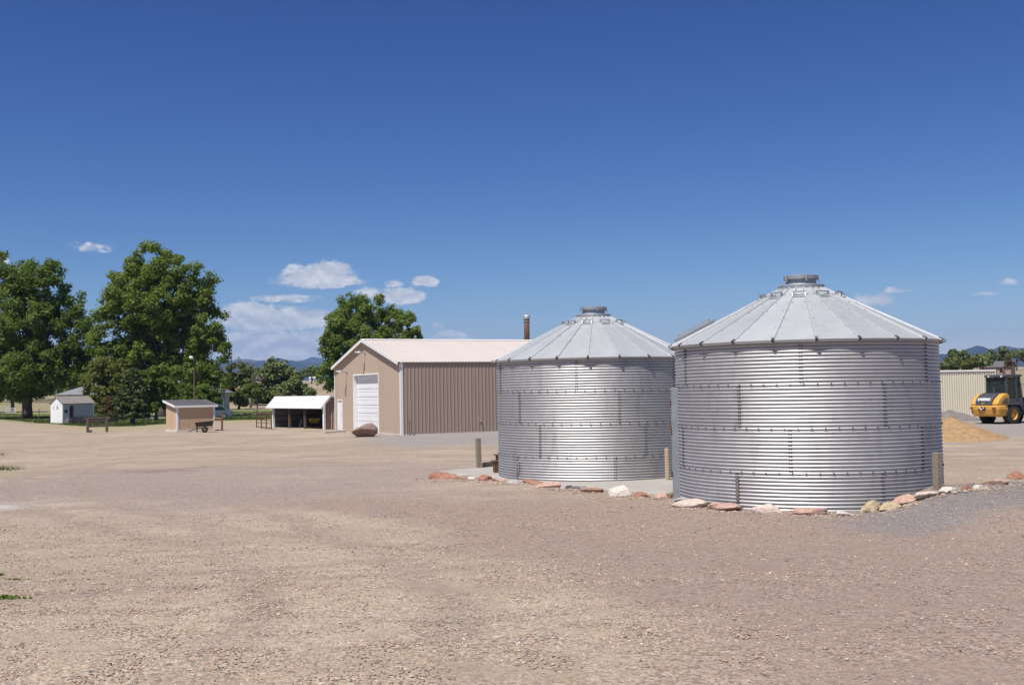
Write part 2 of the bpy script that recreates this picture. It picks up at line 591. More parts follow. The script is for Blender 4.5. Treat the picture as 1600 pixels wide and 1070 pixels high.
def zone(nm, soft=.5):
    a = t.n('ShaderNodeAttribute', attribute_name=nm).outputs['Fac']
    return t.ss(.5 - soft, .5 + soft, t.m('ADD', a, t.m('MULTIPLY', t.m('MULTIPLY', brk, 1.2), t.m('MULTIPLY', t.ss(.0, .25, a), t.m('SUBTRACT', 1.0, t.ss(.85, 1.0, a))))))


c = t.mix(t.ss(.35, .65, big), (.375, .298, .215), (.315, .243, .176))
c = t.mix(t.m('MULTIPLY', t.m('MULTIPLY', t.ss(.45, .62, track), t.ss(11.0, 26.0, sxyz.outputs[1])), .5), c, (.268, .205, .160))
spk = t.noise(pos, .8, 6, .72, .6)
c = t.mix(t.m('MULTIPLY', t.ss(.50, .72, spk), .55), c, (.44, .36, .275))
c = t.mix(t.m('MULTIPLY', t.ss(.48, .30, spk), .5), c, (.25, .19, .145))
c = t.mix(t.m('MULTIPLY', t.ss(.42, .30, mid), .0), c, (.2, .2, .2))
for nm, cc in (('purple', (.280, .220, .192)), ('pink', (.280, .206, .164)), ('grey', (.275, .245, .225)), ('blue', (.205, .180, .170)), ('dry', (.31, .265, .145)), ('pale', (.42, .40, .36)), ('damp', (.21, .15, .115))):
    c = t.mix(zone(nm), c, cc)
fieldc = t.mix(t.ss(.4, .6, t.noise(pos, .012, 4, .6)), (.33, .25, .165), (.25, .22, .12))
c = t.mix(zone('field'), c, fieldc)
grassc = t.mix(t.ss(.35, .65, t.noise(pos, .5, 5, .65)), (.075, .115, .024), (.18, .19, .055))
c = t.mix(zone('grass', .3), c, grassc)
c = t.mix(t.m('MULTIPLY', ruts, .62), c, (.275, .213, .168))
# single stones in the surface
vo = t.n('ShaderNodeTexVoronoi', ins={'Vector': pos, 'Scale': 48.0})
vo2 = t.n('ShaderNodeTexVoronoi', ins={'Vector': pos, 'Scale': 21.0})
sepc = t.n('ShaderNodeSeparateColor', ins={0: vo.outputs['Color']})
sepd = t.n('ShaderNodeSeparateColor', ins={0: vo2.outputs['Color']})
gr = t.m('SUBTRACT', 1.0, t.n('ShaderNodeAttribute', attribute_name='grass').outputs['Fac'])
loose = t.m('MULTIPLY', gr, t.ss(.36, .6, mid))
v1 = t.m('MULTIPLY', t.m('SUBTRACT', sepc.outputs[0], .5), t.m('ADD', .35, t.m('MULTIPLY', loose, .55)))
v2 = t.m('MULTIPLY', t.m('MULTIPLY', t.ss(.82, .95, sepd.outputs[0]), t.m('SUBTRACT', sepd.outputs[1], .45)), t.m('MULTIPLY', loose, .9))
vv = t.m('ADD', t.m('ADD', 1.0, v1), t.m('ADD', v2, t.m('MULTIPLY', t.m('SUBTRACT', fine, .5), .5)))
hs = t.n('ShaderNodeHueSaturation', ins={'Color': c, 'Value': vv, 'Saturation': t.m('ADD', .74, t.m('MULTIPLY', sepc.outputs[1], .34))})
t.put(b.inputs['Base Color'], hs.outputs[0])
b.inputs['Roughness'].default_value = .95
b.inputs['Specular IOR Level'].default_value = .15
hgt = t.m('ADD', t.m('MULTIPLY', t.m('SUBTRACT', 1.0, vo.outputs['Distance']), .35), t.m('ADD', t.m('MULTIPLY', fine, .9), t.m('MULTIPLY', mid, .9)))
hgt = t.m('SUBTRACT', hgt, t.m('MULTIPLY', ruts, .9))
bp = t.n('ShaderNodeBump', ins={'Strength': .55, 'Distance': .03, 'Height': hgt})
t.put(b.inputs['Normal'], bp.outputs[0])
gme.materials.append(gmat)
ground = link('ground', gme)
ground['kind'] = 'structure'

# ------------------------------------------------------------------ far mountains
mmat = bpy.data.materials.new('mountain_slopes')
mmat.use_nodes = True
t = NT(mmat.node_tree)
b = mmat.node_tree.nodes['Principled BSDF']
pos = t.n('ShaderNodeNewGeometry').outputs['Position']
sp = t.n('ShaderNodeSeparateXYZ', ins={0: pos})
nn = t.noise(pos, .004, 6, .65)
c = t.mix(t.ss(.42, .6, nn), (.020, .030, .034), (.060, .056, .050))
snow = t.ss(330, 370, t.m('ADD', sp.outputs[2], t.m('MULTIPLY', t.m('SUBTRACT', nn, .5), 120)))
c = t.mix(snow, c, (.85, .87, .9))
t.put(b.inputs['Base Color'], c)
b.inputs['Roughness'].default_value = 1.0
b.inputs['Specular IOR Level'].default_value = 0.0


def range_mesh(name, ctrl, dist, depth, seed, n=160, m=26, base=-40):
    """ctrl: (px, py of the skyline); a ridge with slopes falling away to both sides"""
    pts = [at_depth(px, py, 1000) for px, py in ctrl]
    azs = [math.atan2(p.x, p.y) for p in pts]
    els = [(p.z - CAM_H) / math.hypot(p.x, p.y) for p in pts]
    vs, fs = [], []
    for i in range(n + 1):
        a = azs[0] + (azs[-1] - azs[0]) * i / n
        top = float(np.interp(a, azs, els)) * dist + CAM_H
        for j in range(m + 1):
            s = j / m * 2 - 1
            d = dist + s * depth
            prof = (1 - abs(s)) ** 1.15
            h = (top - base) * prof
            rough = noise.fractal(Vector((a * 30 + seed, d * .0022, seed)), 1.0, 2.1, 5)
            h *= 1 + .22 * rough * (1 - prof ** 6)
            h += .05 * top * noise.fractal(Vector((a * 90, seed, d * .001)), 1, 2, 4) * prof
            vs.append((math.sin(a) * d, math.cos(a) * d, base + h))
    for i in range(n):
        for j in range(m):
            q = i * (m + 1) + j
            fs.append((q, q + m + 1, q + m + 2, q + 1))
    me = bpy.data.meshes.new(name)
    me.from_pydata(vs, [], fs)
    me.polygons.foreach_set('use_smooth', [True] * len(fs))
    me.materials.append(mmat)
    o = link(name, me)
    o['kind'] = 'structure'
    return o


range_mesh('mountain_range', [(-260, 590), (-60, 578), (120, 580), (260, 572), (360, 566), (420, 563), (437, 559), (452, 563), (500, 566), (560, 562), (640, 570), (720, 585), (800, 598)], 7000, 1500, 2.0)
range_mesh('snow_range', [(-100, 590), (100, 575), (300, 563), (390, 562), (440, 564), (478, 562), (492, 557), (505, 560), (540, 566), (640, 578), (740, 596)], 10800, 1600, 7.0)
range_mesh('foothill_range', [(1180, 584), (1300, 575), (1400, 560), (1475, 553), (1497, 551), (1512, 543), (1530, 541.5), (1550, 545), (1563, 540), (1585, 543), (1610, 544), (1680, 536), (1800, 545), (1950, 560)], 6000, 1300, 12.0)

# ------------------------------------------------------------------ the air
hz = MB().box(-13000, 13000, -3000, 13500, -60, 620).mesh('haze', bpy.data.materials.new('thin_haze'))
hm = hz.materials[0]
hm.use_nodes = True
for n in list(hm.node_tree.nodes):
    hm.node_tree.nodes.remove(n)
hv = hm.node_tree.nodes.new('ShaderNodeVolumePrincipled')
hv.inputs['Color'].default_value = (.36, .58, 1.0, 1)
hv.inputs['Density'].default_value = 0.000085
hv.inputs['Anisotropy'].default_value = 0.0
ho = hm.node_tree.nodes.new('ShaderNodeOutputMaterial')
hm.node_tree.links.new(hv.outputs[0], ho.inputs['Volume'])
stuff(link('haze', hz))

# ------------------------------------------------------------------ pad of pale fines under the tanks
TANK_R = (Vector((5.99, 22.41, 0)), 1.0)
TANK_L = (Vector((2.20, 29.20, -.07)), 1.0)
pad_px = [(690, 741), (752, 745), (805, 752), (862, 757), (925, 764), (1005, 773), (1060, 779), (1115, 785), (1212, 793), (1300, 799), (1380, 790), (1440, 776)]
front = [G(px, py, 0) for px, py in pad_px]
poly = [(p.x, p.y) for p in front] + [(9.0, 24.0), (9.2, 26), (7.6, 30), (6.0, 32.6), (3.5, 34.0), (-.5, 33.6), (-2.6, 31.6)]
padv, padf = [], []
cx = sum(p[0] for p in poly) / len(poly)
cy = sum(p[1] for p in poly) / len(poly)
dense = []
for i in range(len(poly)):
    a, b2 = poly[i], poly[(i + 1) % len(poly)]
    for k in range(6):
        u = k / 6
        x, y = a[0] + (b2[0] - a[0]) * u, a[1] + (b2[1] - a[1]) * u
        dense.append((x + .12 * noise.noise(Vector((x * 2, y * 2, 0))), y + .12 * noise.noise(Vector((x * 2, y * 2, 7)))))
RING = 14
for r_ in range(RING + 1):
    u = r_ / RING
    for (x, y) in dense:
        X, Y = cx + (x - cx) * u, cy + (y - cy) * u
        edge = min(1, (1 - u) * 9)
        lump = .02 * noise.noise(Vector((X * .8, Y * .8, 2)))
        padv.append((X, Y, gz(X, Y) - .03 + .075 * edge + lump))
nd = len(dense)
for r_ in range(RING):
    for i in range(nd):
        padf.append((r_ * nd + i, r_ * nd + (i + 1) % nd, (r_ + 1) * nd + (i + 1) % nd, (r_ + 1) * nd + i))
pm = bpy.data.meshes.new('tank_pad')
pm.from_pydata(padv, [], padf)
pm.polygons.foreach_set('use_smooth', [True] * len(padf))
pm.materials.append(mat('crushed_fines', (.37, .345, .31), .95, 0, .12, 1.5, bump=.5, bscale=40, spec=.1))
pad = link('tank_pad', pm)
pad['kind'] = 'structure'

# ------------------------------------------------------------------ grain tanks
RAD, RINGH, NC, AMP = 2.61, .813, 12, .0125
NSEC = 22


def sheet_mesh():
    rows, cols, arc = NC * 8, 24, R(60.6)
    vs, fs = [], []
    for i in range(rows + 1):
        z = RINGH * i / rows
        o = AMP * math.cos(2 * math.pi * z / (RINGH / NC))
        for j in range(cols + 1):
            u = j / cols
            a = arc * u
            rr = RAD + o + .006 * u
            vs.append((rr * math.sin(a), -rr * math.cos(a), z))
    for i in range(rows):
        for j in range(cols):
            q = i * (cols + 1) + j
            fs.append((q, q + 1, q + cols + 2, q + cols + 1))
    me = bpy.data.meshes.new('wall_sheet')
    me.from_pydata(vs, [], fs)
    me.polygons.foreach_set('use_smooth', [True] * len(fs))
    me.materials.append(M['galv'])
    return me


EAVE_Z, EAVE_R, TOP_Z, TOP_R = 3.125, 2.70, 4.27, .44
HALF = math.pi / NSEC


def slope_pt(r, side=0.0, up=0.0):
    """point on a flat roof facet whose middle faces -y; side in metres, up is height off the facet"""
    t_ = (EAVE_R - r) / (EAVE_R - TOP_R)
    z = EAVE_Z + (TOP_Z - EAVE_Z) * t_
    ln = math.hypot(EAVE_R - TOP_R, TOP_Z - EAVE_Z)
    nr, nz_ = (TOP_Z - EAVE_Z) / ln, (EAVE_R - TOP_R) / ln
    return (side, -(r + nr * up), z + nz_ * up)


def roof_panel_mesh():
    mb = MB()
    w0, w1 = EAVE_R * math.tan(HALF), TOP_R * math.tan(HALF)
    a = [slope_pt(EAVE_R, -w0), slope_pt(EAVE_R, w0), slope_pt(TOP_R, w1), slope_pt(TOP_R, -w1)]
    b_ = [slope_pt(EAVE_R, -w0, -.012), slope_pt(EAVE_R, w0, -.012), slope_pt(TOP_R, w1, -.012), slope_pt(TOP_R, -w1, -.012)]
    mb.add(a + b_, [(0, 1, 2, 3), (7, 6, 5, 4), (0, 4, 5, 1), (1, 5, 6, 2), (2, 6, 7, 3), (3, 7, 4, 0)])
    # turned-down lip at the eave
    l0 = [slope_pt(EAVE_R, -w0, -.0121), slope_pt(EAVE_R, w0, -.0121)]
    l1 = [(p[0], p[1] + .012, p[2] - .035) for p in l0]
    mb.add(l0 + l1, [(0, 1, 3, 2)])
    return mb.mesh('roof_panel', M['galv_roof'])


def rib_mesh():
    mb = MB()
    prof = [(-.035, -.01), (-.018, .034), (.018, .034), (.035, -.01)]
    a = [slope_pt(EAVE_R + .03, x, h) for x, h in prof]
    b_ = [slope_pt(TOP_R + .02, x * .6, h * .8) for x, h in prof]
    n = 4
    mb.add(a + b_, [(0, 1, 2, 3), (7, 6, 5, 4)] + [(i, (i + 1) % n, n + (i + 1) % n, n + i) for i in range(n)])
    return mb.mesh('rib', M['galv_roof'])


def roof_bar_mesh():
    mb = MB()
    r_ = .80
    w = .125
    mb.bar(slope_pt(r_, -w, .075), slope_pt(r_, w, .075), .022, .022)
    for s_ in (-1, 1):
        mb.bar(slope_pt(r_, s_ * w, .0), slope_pt(r_, s_ * w, .085), .022, .03)
        mb.bar(slope_pt(r_ + .1, s_ * w, .0), slope_pt(r_, s_ * w, .07), .018, .018)
    mb.bar(slope_pt(r_ + .1, -w, .012), slope_pt(r_ + .1, w, .012), .016, .016)
    return mb.mesh('roof_bar', M['galv_dull'])


SHEET, PANEL, RIB, RBAR = sheet_mesh(), roof_panel_mesh(), rib_mesh(), roof_bar_mesh()


def hexbolt(mb, a, rr, z, s=.013, h=.026):
    ca, sa = math.sin(a), -math.cos(a)
    ax = Vector((ca, sa, 0))
    tx = Vector((-sa, ca, 0))
    up = Vector((0, 0, 1))
    vs = []
    for d in (rr - .012, rr + h):
        for k in range(6):
            th = k * math.pi / 3
            vs.append(ax * d + tx * (s * math.cos(th)) + up * (z + s * math.sin(th)))
    mb.add(vs, [(6, 7, 8, 9, 10, 11)] + [(k, (k + 1) % 6, 6 + (k + 1) % 6, 6 + k) for k in range(6)])


def grain_tank(name, label, loc, seams, roof_rot, rz):
    T = thing(name, label, 'grain tank', loc, rz)
    zs = [EAVE_Z - .005 - RINGH * (k + 1) for k in range(4)]
    bolts = MB()
    for k in range(4):
        for q in range(6):
            o = link('wall_sheet', SHEET, T)
            a = seams[k] + q * R(60)
            o.rotation_euler = (0, 0, a)
            o.location = (0, 0, zs[k])
            if zs[k] + RINGH > 0:
                for c_ in range(NC):
                    z = zs[k] + (c_ + .5) * RINGH / NC
                    if z > .02:
                        for off in (-.0075, .0075):
                            hexbolt(bolts, a + off, RAD - .008, z, .014, .020)
        if k < 3:
            nb = 68
            for q in range(nb):
                hexbolt(bolts, 2 * math.pi * (q + .5 * (k % 2)) / nb, RAD, zs[k] + .004, .0165, .026)
    stuff(bolts.build('bolts', M['bolt'], T))
    rbolts, stubs = MB(), MB()
    for q in range(NSEC):
        a = roof_rot + q * 2 * HALF
        p = link('roof_panel', PANEL, T)
        p.rotation_euler = (0, 0, a)
        rb = link('rib', RIB, p)
        rb.rotation_euler = (0, 0, HALF)
        if q % 2 == 0:
            rr = link('roof_bar', RBAR, p)
        mtx = Matrix.Rotation(a + HALF, 4, 'Z')
        for i in range(6):
            r_ = EAVE_R - .12 - i * .36
            for s_ in (-.05, .05):
                P = mtx @ Vector(slope_pt(r_, s_, .0))
                N = (mtx.to_3x3() @ (Vector(slope_pt(1.5, 0, 1)) - Vector(slope_pt(1.5, 0, 0))))
                rbolts.bar(P, P + N * .014, .016, .016)
        # dark stub of the open rib end
        e0 = mtx @ Vector(slope_pt(EAVE_R + .045, 0, .012))
        e1 = mtx @ Vector(slope_pt(EAVE_R - .03, 0, .012))
        stubs.bar(e0, e1, .046, .062)
    stuff(rbolts.build('roof_bolts', M['rbolt'], T))
    stuff(stubs.build('rib_ends', M['bolt'], T))
    # under-eave flashing ring closes the gap between wall and roof
    MB().lathe([(RAD - .02, EAVE_Z - .06), (RAD + .012, EAVE_Z - .06), (RAD + .012, EAVE_Z + .04), (RAD - .02, EAVE_Z + .04)], 88, close=False).build('eave_ring', M['galv_dull'], T, True)
    collar = MB().lathe([(.40, TOP_Z - .06), (.47, TOP_Z - .05), (.47, TOP_Z + .06), (.455, TOP_Z + .075), (.31, TOP_Z + .085), (.30, TOP_Z + .20), (.0, TOP_Z + .20)], 36, close=False).build('collar', M['galv_dull'], T)
    lid = MB().lathe([(.0, TOP_Z + .295), (.20, TOP_Z + .29), (.33, TOP_Z + .272), (.352, TOP_Z + .26), (.352, TOP_Z + .195), (.34, TOP_Z + .185), (.0, TOP_Z + .184)], 36, close=False).build('lid', M['galv_dull'], T)
    for q in range(5):
        a = q * 2 * math.pi / 5 + .3
        c_ = MB()
        c_.bar((.36 * math.sin(a), -.36 * math.cos(a), TOP_Z + .14), (.36 * math.sin(a), -.36 * math.cos(a), TOP_Z + .27), .03, .05)
        c_.build('clamp', M['galv_dull'], lid)
    return T


def face(T):          # rotation so that local -y looks straight at the camera
    return math.atan2(-T.x, T.y) * 1.0


rzR, rzL = face(TANK_R[0]), face(TANK_L[0])
tankR = grain_tank('grain_tank', 'nearer large galvanised grain tank with door frame on its left side, ringed by rocks', TANK_R[0],
                   [R(-1), R(-27), R(-6), R(-29)], R(-3), rzR)
tankL = grain_tank('grain_tank', 'farther galvanised grain tank standing between the barn and the nearer tank', TANK_L[0],
                   [R(-10), R(-47), R(-32), R(-50)], R(-11.5), rzL)

# door box on the left flank of the nearer tank
da = R(-82)
dm = MB()
for s_ in (-1, 1):
    dm.box(-.42 if s_ < 0 else .36, -.36 if s_ < 0 else .42, -RAD - .10, -RAD + .12, -.02, 2.28)
dm.box(-.36, .36, -RAD - .10, -RAD + .10, 2.22, 2.28)
dm.box(-.36, .36, -RAD - .10, -RAD + .10, -.02, .10)
dfo = dm.build('door_frame', M['galv_dull'], tankR, bevel=.006)
dfo.rotation_euler = (0, 0, da)
dl = MB().box(-.355, .355, -RAD - .06, -RAD - .03, .105, 2.215)
for zz in (.5, 1.15, 1.8):
    dl.box(-.33, .33, -RAD - .085, -RAD - .0605, zz - .03, zz + .03)
dlo = dl.build('door', M['galv'], dfo, bevel=.004)
lt = MB().bar((.30, -RAD - .10, 1.30), (.30, -RAD - .13, 1.52), .03, .03)
lt.tube([(-.36, -RAD - .11, 1.9), (-.36, -RAD - .11, 2.02)], .018)
lt.tube([(-.36, -RAD - .11, .4), (-.36, -RAD - .11, .52)], .018)
lt.build('latch', M['rust'], dfo)
# raised roof hatch on the left slope
hm_ = MB()
hp = [slope_pt(2.55, -.27, .03), slope_pt(2.55, .27, .03), slope_pt(1.75, .22, .03), slope_pt(1.75, -.22, .03)]
hq = [slope_pt(2.58, -.30, .10), slope_pt(2.58, .30, .10), slope_pt(1.72, .25, .10), slope_pt(1.72, -.25, .10)]
hm_.add(hp + hq, [(0, 1, 2, 3), (7, 6, 5, 4), (0, 4, 5, 1), (1, 5, 6, 2), (2, 6, 7, 3), (3, 7, 4, 0)])
ho_ = hm_.build('roof_hatch', M['galv_roof'], tankR, bevel=.006)
ho_.rotation_euler = (0, 0, R(-3) - 5 * 2 * HALF + .0)
hh = MB()
hh.bar(slope_pt(2.5, -.31, .16), slope_pt(1.8, -.26, .16), .03, .03)
for r_ in (2.48, 1.82):
    hh.bar(slope_pt(r_, -.30, .06), slope_pt(r_, -.30, .165), .028, .028)
hh.build('hatch_handle', M['galv_dull'], ho_)


def bracket(T, a, z0, z1, w, m, name='anchor_bracket', holes=True):
    mb = MB().box(-w / 2, w / 2, -RAD - .028, -RAD - .0085, z0, z1)
    o = mb.build(name, m, T, bevel=.003)
    o.rotation_euler = (0, 0, a)
    if holes:
        hb = MB()
        n = int((z1 - z0) / .09)
        for i in range(n):
            z = z0 + .05 + i * .09
            hb.box(-.016, .016, -RAD - .036, -RAD - .029, z - .016, z + .016)
        hb.build('nut', M['bolt'], o)
    return o


bracket(tankL, R(-49), .24, .55, .09, M['galv_dull'])
bracket(tankR, R(66), .30, .60, .10, M['galv_dull'])
bracket(tankR, R(-28.5), .15, .62, .05, M['wood_grey'], 'stake', False)

# ------------------------------------------------------------------ metal barn
def ribbed(mb, x0, x1, zb, zt0, zt1, y=0.0, ribw=.055, ribh=.032, step=.2285, thick=.012):
    """upright ribbed sheet in the x-z plane facing -y; top may slope from zt0 to zt1"""
    mb.add([(x0, y, zb), (x1, y, zb), (x1, y, zt1), (x0, y, zt0), (x0, y + thick, zb), (x1, y + thick, zb), (x1, y + thick, zt1), (x0, y + thick, zt0)],
           [(0, 1, 2, 3), (7, 6, 5, 4), (0, 4, 5, 1), (1, 5, 6, 2), (2, 6, 7, 3), (3, 7, 4, 0)])
    n = max(1, int(round((x1 - x0) / step)))
    for i in range(n):
        xc = x0 + (i + .5) * (x1 - x0) / n
        ht = zt0 + (zt1 - zt0) * (xc - x0) / (x1 - x0)
        a, b_ = ribw / 2, ribw / 4
        pts = [(xc - a, y, 0), (xc - b_, y - ribh, 0), (xc + b_, y - ribh, 0), (xc + a, y, 0)]
        vs = [(p[0], p[1] - .0005, zb) for p in pts] + [(p[0], p[1] - .0005, ht - .004) for p in pts]
        mb.add(vs, [(0, 1, 5, 4), (1, 2, 6, 5), (2, 3, 7, 6), (0, 3, 2, 1), (4, 5, 6, 7)])
    return mb


BL, BW, BE, BR = 15.2, 12.9, 4.40, 6.05      # length, width, eave height, ridge height
barn = thing('metal_barn', 'large tan ribbed-metal barn with white overhead door and pale roof', 'barn', (-6.725, 65.427, -.35), R(26.86))
# long side wall facing local -y
npan = 16
pw = BL / npan
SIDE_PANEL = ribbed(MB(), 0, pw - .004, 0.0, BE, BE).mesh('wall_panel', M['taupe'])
for i in range(npan):
    o = link('wall_panel', SIDE_PANEL, barn)
    o.location = (i * pw, 0, 0)
# gable wall facing local -x : panels built in x-z then turned


def gtop(y):
    return BE + (BR - BE) * (1 - abs(y - BW / 2) / (BW / 2))


DOOR = (3.95, 8.75, 3.74)     # local y from, to, top
MAN = (11.25, 12.35, 2.15)
edges = sorted(set([0, 1.0, 1.95, 2.95, 3.95, 5.05, BW / 2, 7.6, 8.75, 9.6, 10.45, 11.25, 12.35, BW]))
for a, b_ in zip(edges[:-1], edges[1:]):
    zb = 0.0
    if a >= DOOR[0] - .01 and b_ <= DOOR[1] + .01:
        zb = DOOR[2]
    if a >= MAN[0] - .01 and b_ <= MAN[1] + .01:
        zb = MAN[2]
    # local frame turned by -90 degrees: panel x runs along -y of the barn
    mb = ribbed(MB(), 0, b_ - a - .004, zb, gtop(b_), gtop(a), ribw=.05, ribh=.018)
    o = mb.build('wall_panel', M['tan'], barn)
    o.location = (0, b_, 0)
    o.rotation_euler = (0, 0, R(-90))
# far walls
MB().box(BL - .02, BL, .02, BW, 0, BE).prism([(0, BE), (BW, BE), (BW / 2, BR)], BL - .02, BL, 'x').build('end_wall', M['tan'], barn)
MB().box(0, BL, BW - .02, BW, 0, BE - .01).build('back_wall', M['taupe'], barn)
# roof panels
slope_len = math.hypot(BW / 2, BR - BE)
ang = math.atan2(BR - BE, BW / 2)
OH = .10
for s_ in (0, 1):
    mb = MB()
    wpan = (BL + .5) / 17
    ribbed(mb, 0, wpan - .003, -OH, slope_len, slope_len, ribw=.05, ribh=.02)
    me = mb.mesh('roof_panel', M['barnroof'])
    for i in range(17):
        o = link('roof_panel', me, barn)
        if s_ == 0:      # near slope: sheet x along barn x, sheet z runs up the slope, outer face up
            o.matrix_local = Matrix.Translation((-.25 + i * wpan, 0, BE + .03)) @ Matrix.Rotation(-(R(90) - ang), 4, 'X')
        else:
            o.matrix_local = Matrix.Translation((-.25 + (i + 1) * wpan, BW, BE + .03)) @ Matrix.Rotation(R(180), 4, 'Z') @ Matrix.Rotation(-(R(90) - ang), 4, 'X')
rc = MB()
rc.bar((-.26, BW / 2 - .12, BR + .035), (BL + .26, BW / 2 - .12, BR + .035), .27, .012, (0, -math.sin(ang), math.cos(ang)))
rc.bar((-.26, BW / 2 + .12, BR + .035), (BL + .26, BW / 2 + .12, BR + .035), .27, .012, (0, math.sin(ang), math.cos(ang)))
rc.build('ridge_cap', M['white'], barn)
for s_ in (0, 1):
    e = -.14 if s_ == 0 else BW + .14
    zz = BE - .14 * math.tan(ang)
    rt = MB().bar((-.235, e, zz - .03), (-.235, BW / 2, BR - .03), .03, .20)
    rt.build('rake_trim', M['white'], barn)
    rs = MB().bar((-.21, e, zz - .02), (.03, e, zz - .02), .02, .02)
    sof = MB()
    sof.add([(-.22, e, zz - .09), (0, e, zz - .09), (0, BW / 2, BR - .09), (-.22, BW / 2, BR - .09)], [(0, 1, 2, 3)])
    sof.build('soffit', M['tan'], barn)
MB().box(-.03, .12, -.045, -.034, 0.0, BE - .01).box(-.045, -.0305, -.045, .11, 0, BE - .01).build('corner_trim', M['white'], barn)
MB().box(-.045, -.0205, BW - .10, BW + .03, 0, BE - .02).build('corner_trim', M['white'], barn)
MB().box(.13, BL, -.05, -.036, BE - .10, BE - .012).build('eave_trim', M['taupe'], barn)
MB().box(-.05, -.022, .12, DOOR[0] - .12, 0, .10).build('base_trim', M['skirt'], barn)
MB().box(.13, BL, -.05, -.034, 0, .07).build('base_trim', M['skirt'], barn)
# overhead door: white leaf of sections, set back in its opening
od = MB().box(.265, .28, DOOR[0] + .02, DOOR[1] - .02, .02, DOOR[2] - .02).build('overhead_door', M['grey_and_shade_wall'], barn)
nsec = 7
for i in range(nsec):
    h = (DOOR[2] - .04) / nsec
    z0 = .02 + i * h
    sec = MB()
    sec.box(.23, .264, DOOR[0] + .03, DOOR[1] - .03, z0 + .008, z0 + h * .36)
    sec.box(.215, .264, DOOR[0] + .03, DOOR[1] - .03, z0 + h * .36 + .012, z0 + h - .008)
    sec.build('door_section', M['whitedoor'], od)
fr = MB()
fr.box(-.035, .26, DOOR[0] - .11, DOOR[0], 0, DOOR[2] + .10).box(-.035, .26, DOOR[1], DOOR[1] + .11, 0, DOOR[2] + .10)
fr.box(-.034, .26, DOOR[0], DOOR[1], DOOR[2], DOOR[2] + .10)
fr.build('door_trim', M['white'], barn)
md = MB().box(.03, .07, MAN[0] + .07, MAN[1] - .07, .03, MAN[2] - .07).build('side_door', M['whitedoor'], barn)
MB().lathe([(0, -.08), (.03, -.08), (.03, -.02), (.012, -.015), (.012, .03)], 10, 'x', (.01, MAN[0] + .16, 1.0)).build('door_knob', M['galv_dull'], md)
MB().box(-.03, .06, MAN[0], MAN[0] + .07, 0, MAN[2]).box(-.03, .06, MAN[1] - .07, MAN[1], 0, MAN[2]).box(-.029, .06, MAN[0] + .07, MAN[1] - .07, MAN[2] - .07, MAN[2]).build('side_door_frame', M['white'], barn)


def wall_lamp(y, z, arm):
    a = MB()
    a.tube([(-.02, y, z - .06), (-.18, y, z + .02), (-arm, y, z + .06)], .028, 8)
    a.box(-.05, -.019, y - .06, y + .06, z - .14, z + .02)
    o = a.build('lamp_arm', M['galv_dull'], barn)
    h = MB()
    h.lathe([(.03, .10), (.10, .09), (.13, .0), (.12, -.02), (.0, -.03)], 14, 'z', (-arm - .06, y, z + .01), close=False)
    h.bar((-arm - .28, y, z + .05), (-arm + .06, y, z + .06), .17, .10)
    h.build('lamp_head', M['lampwhite'], o, bevel=.01)


wall_lamp(6.35, 5.20, .42)
wall_lamp(10.15, 4.03, .50)
hyd = thing('yard_hydrant', 'thin rusty water hydrant pipe standing at the barn corner', 'hydrant', (0, 0, 0))
hb = MB().tube([(0, 0, -.02), (0, 0, .86)], .024).tube([(0, 0, .70), (.10, -.10, .66), (.11, -.11, .56)], .02)
hb.build('pipe', M['rust'], hyd)
MB().bar((0, 0, .86), (-.13, .02, .93), .025, .025).box(-.04, .04, -.04, .04, .76, .88).build('handle', M['wood_red'], hyd)
hyd.location = barn.matrix_basis @ Vector((.42, -.28, 0))
hyd.location.z = -.35
tap = MB().tube([(5.15, -.0, .88), (5.15, -.16, .86), (5.15, -.18, .72)], .026).lathe([(.0, 0), (.05, .0), (.05, .03), (0, .03)], 8, 'z', (5.15, -.12, .93))
tap.build('wall_tap', M['wood_pale'], barn)
# flue on the far roof slope
fl = MB().tube([(12.15, BW / 2 + .30, BR - .3), (12.15, BW / 2 + .30, BR + 1.55)], .20, 14)
flo = fl.build('flue', M['rust'], barn, True)
MB().lathe([(.24, 0), (.24, .20), (.20, .26), (.0, .28)], 14, 'z', (12.15, BW / 2 + .30, BR + 1.56)).build('flue_cap', M['galv'], flo)
MB().lathe([(.23, 0), (.23, .06)], 14, 'z', (12.15, BW / 2 + .30, BR + 1.36)).build('flue_band', M['galv_dull'], flo)

# ------------------------------------------------------------------ boulder in front of the overhead door
def rock_mesh(name, size, seed, m, flat=0.0, cuts=7, sub=3):
    import bmesh
    rnd = random.Random(seed)
    bm = bmesh.new()
    bmesh.ops.create_icosphere(bm, subdivisions=sub, radius=1.0)
    planes = []
    for i in range(cuts):
        n = Vector((rnd.gauss(0, 1), rnd.gauss(0, 1), rnd.gauss(0, .8))).normalized()
        planes.append((n, rnd.uniform(.46, .82)))
    for v in bm.verts:
        p = v.co.copy()
        for n, d in planes:
            k = p.dot(n)
            if k > d:
                p -= n * (k - d) * .92
        p *= 1 + .10 * noise.noise(p * 1.6 + Vector((seed, 0, 0))) + .05 * noise.noise(p * 4.5 + Vector((0, seed, 0)))
        v.co = Vector((p.x * size[0], p.y * size[1], p.z * size[2]))
    me = bpy.data.meshes.new(name)
    bm.to_mesh(me)
    bm.free()
    me.materials.append(m)
    return me


ROCKMAT = {}


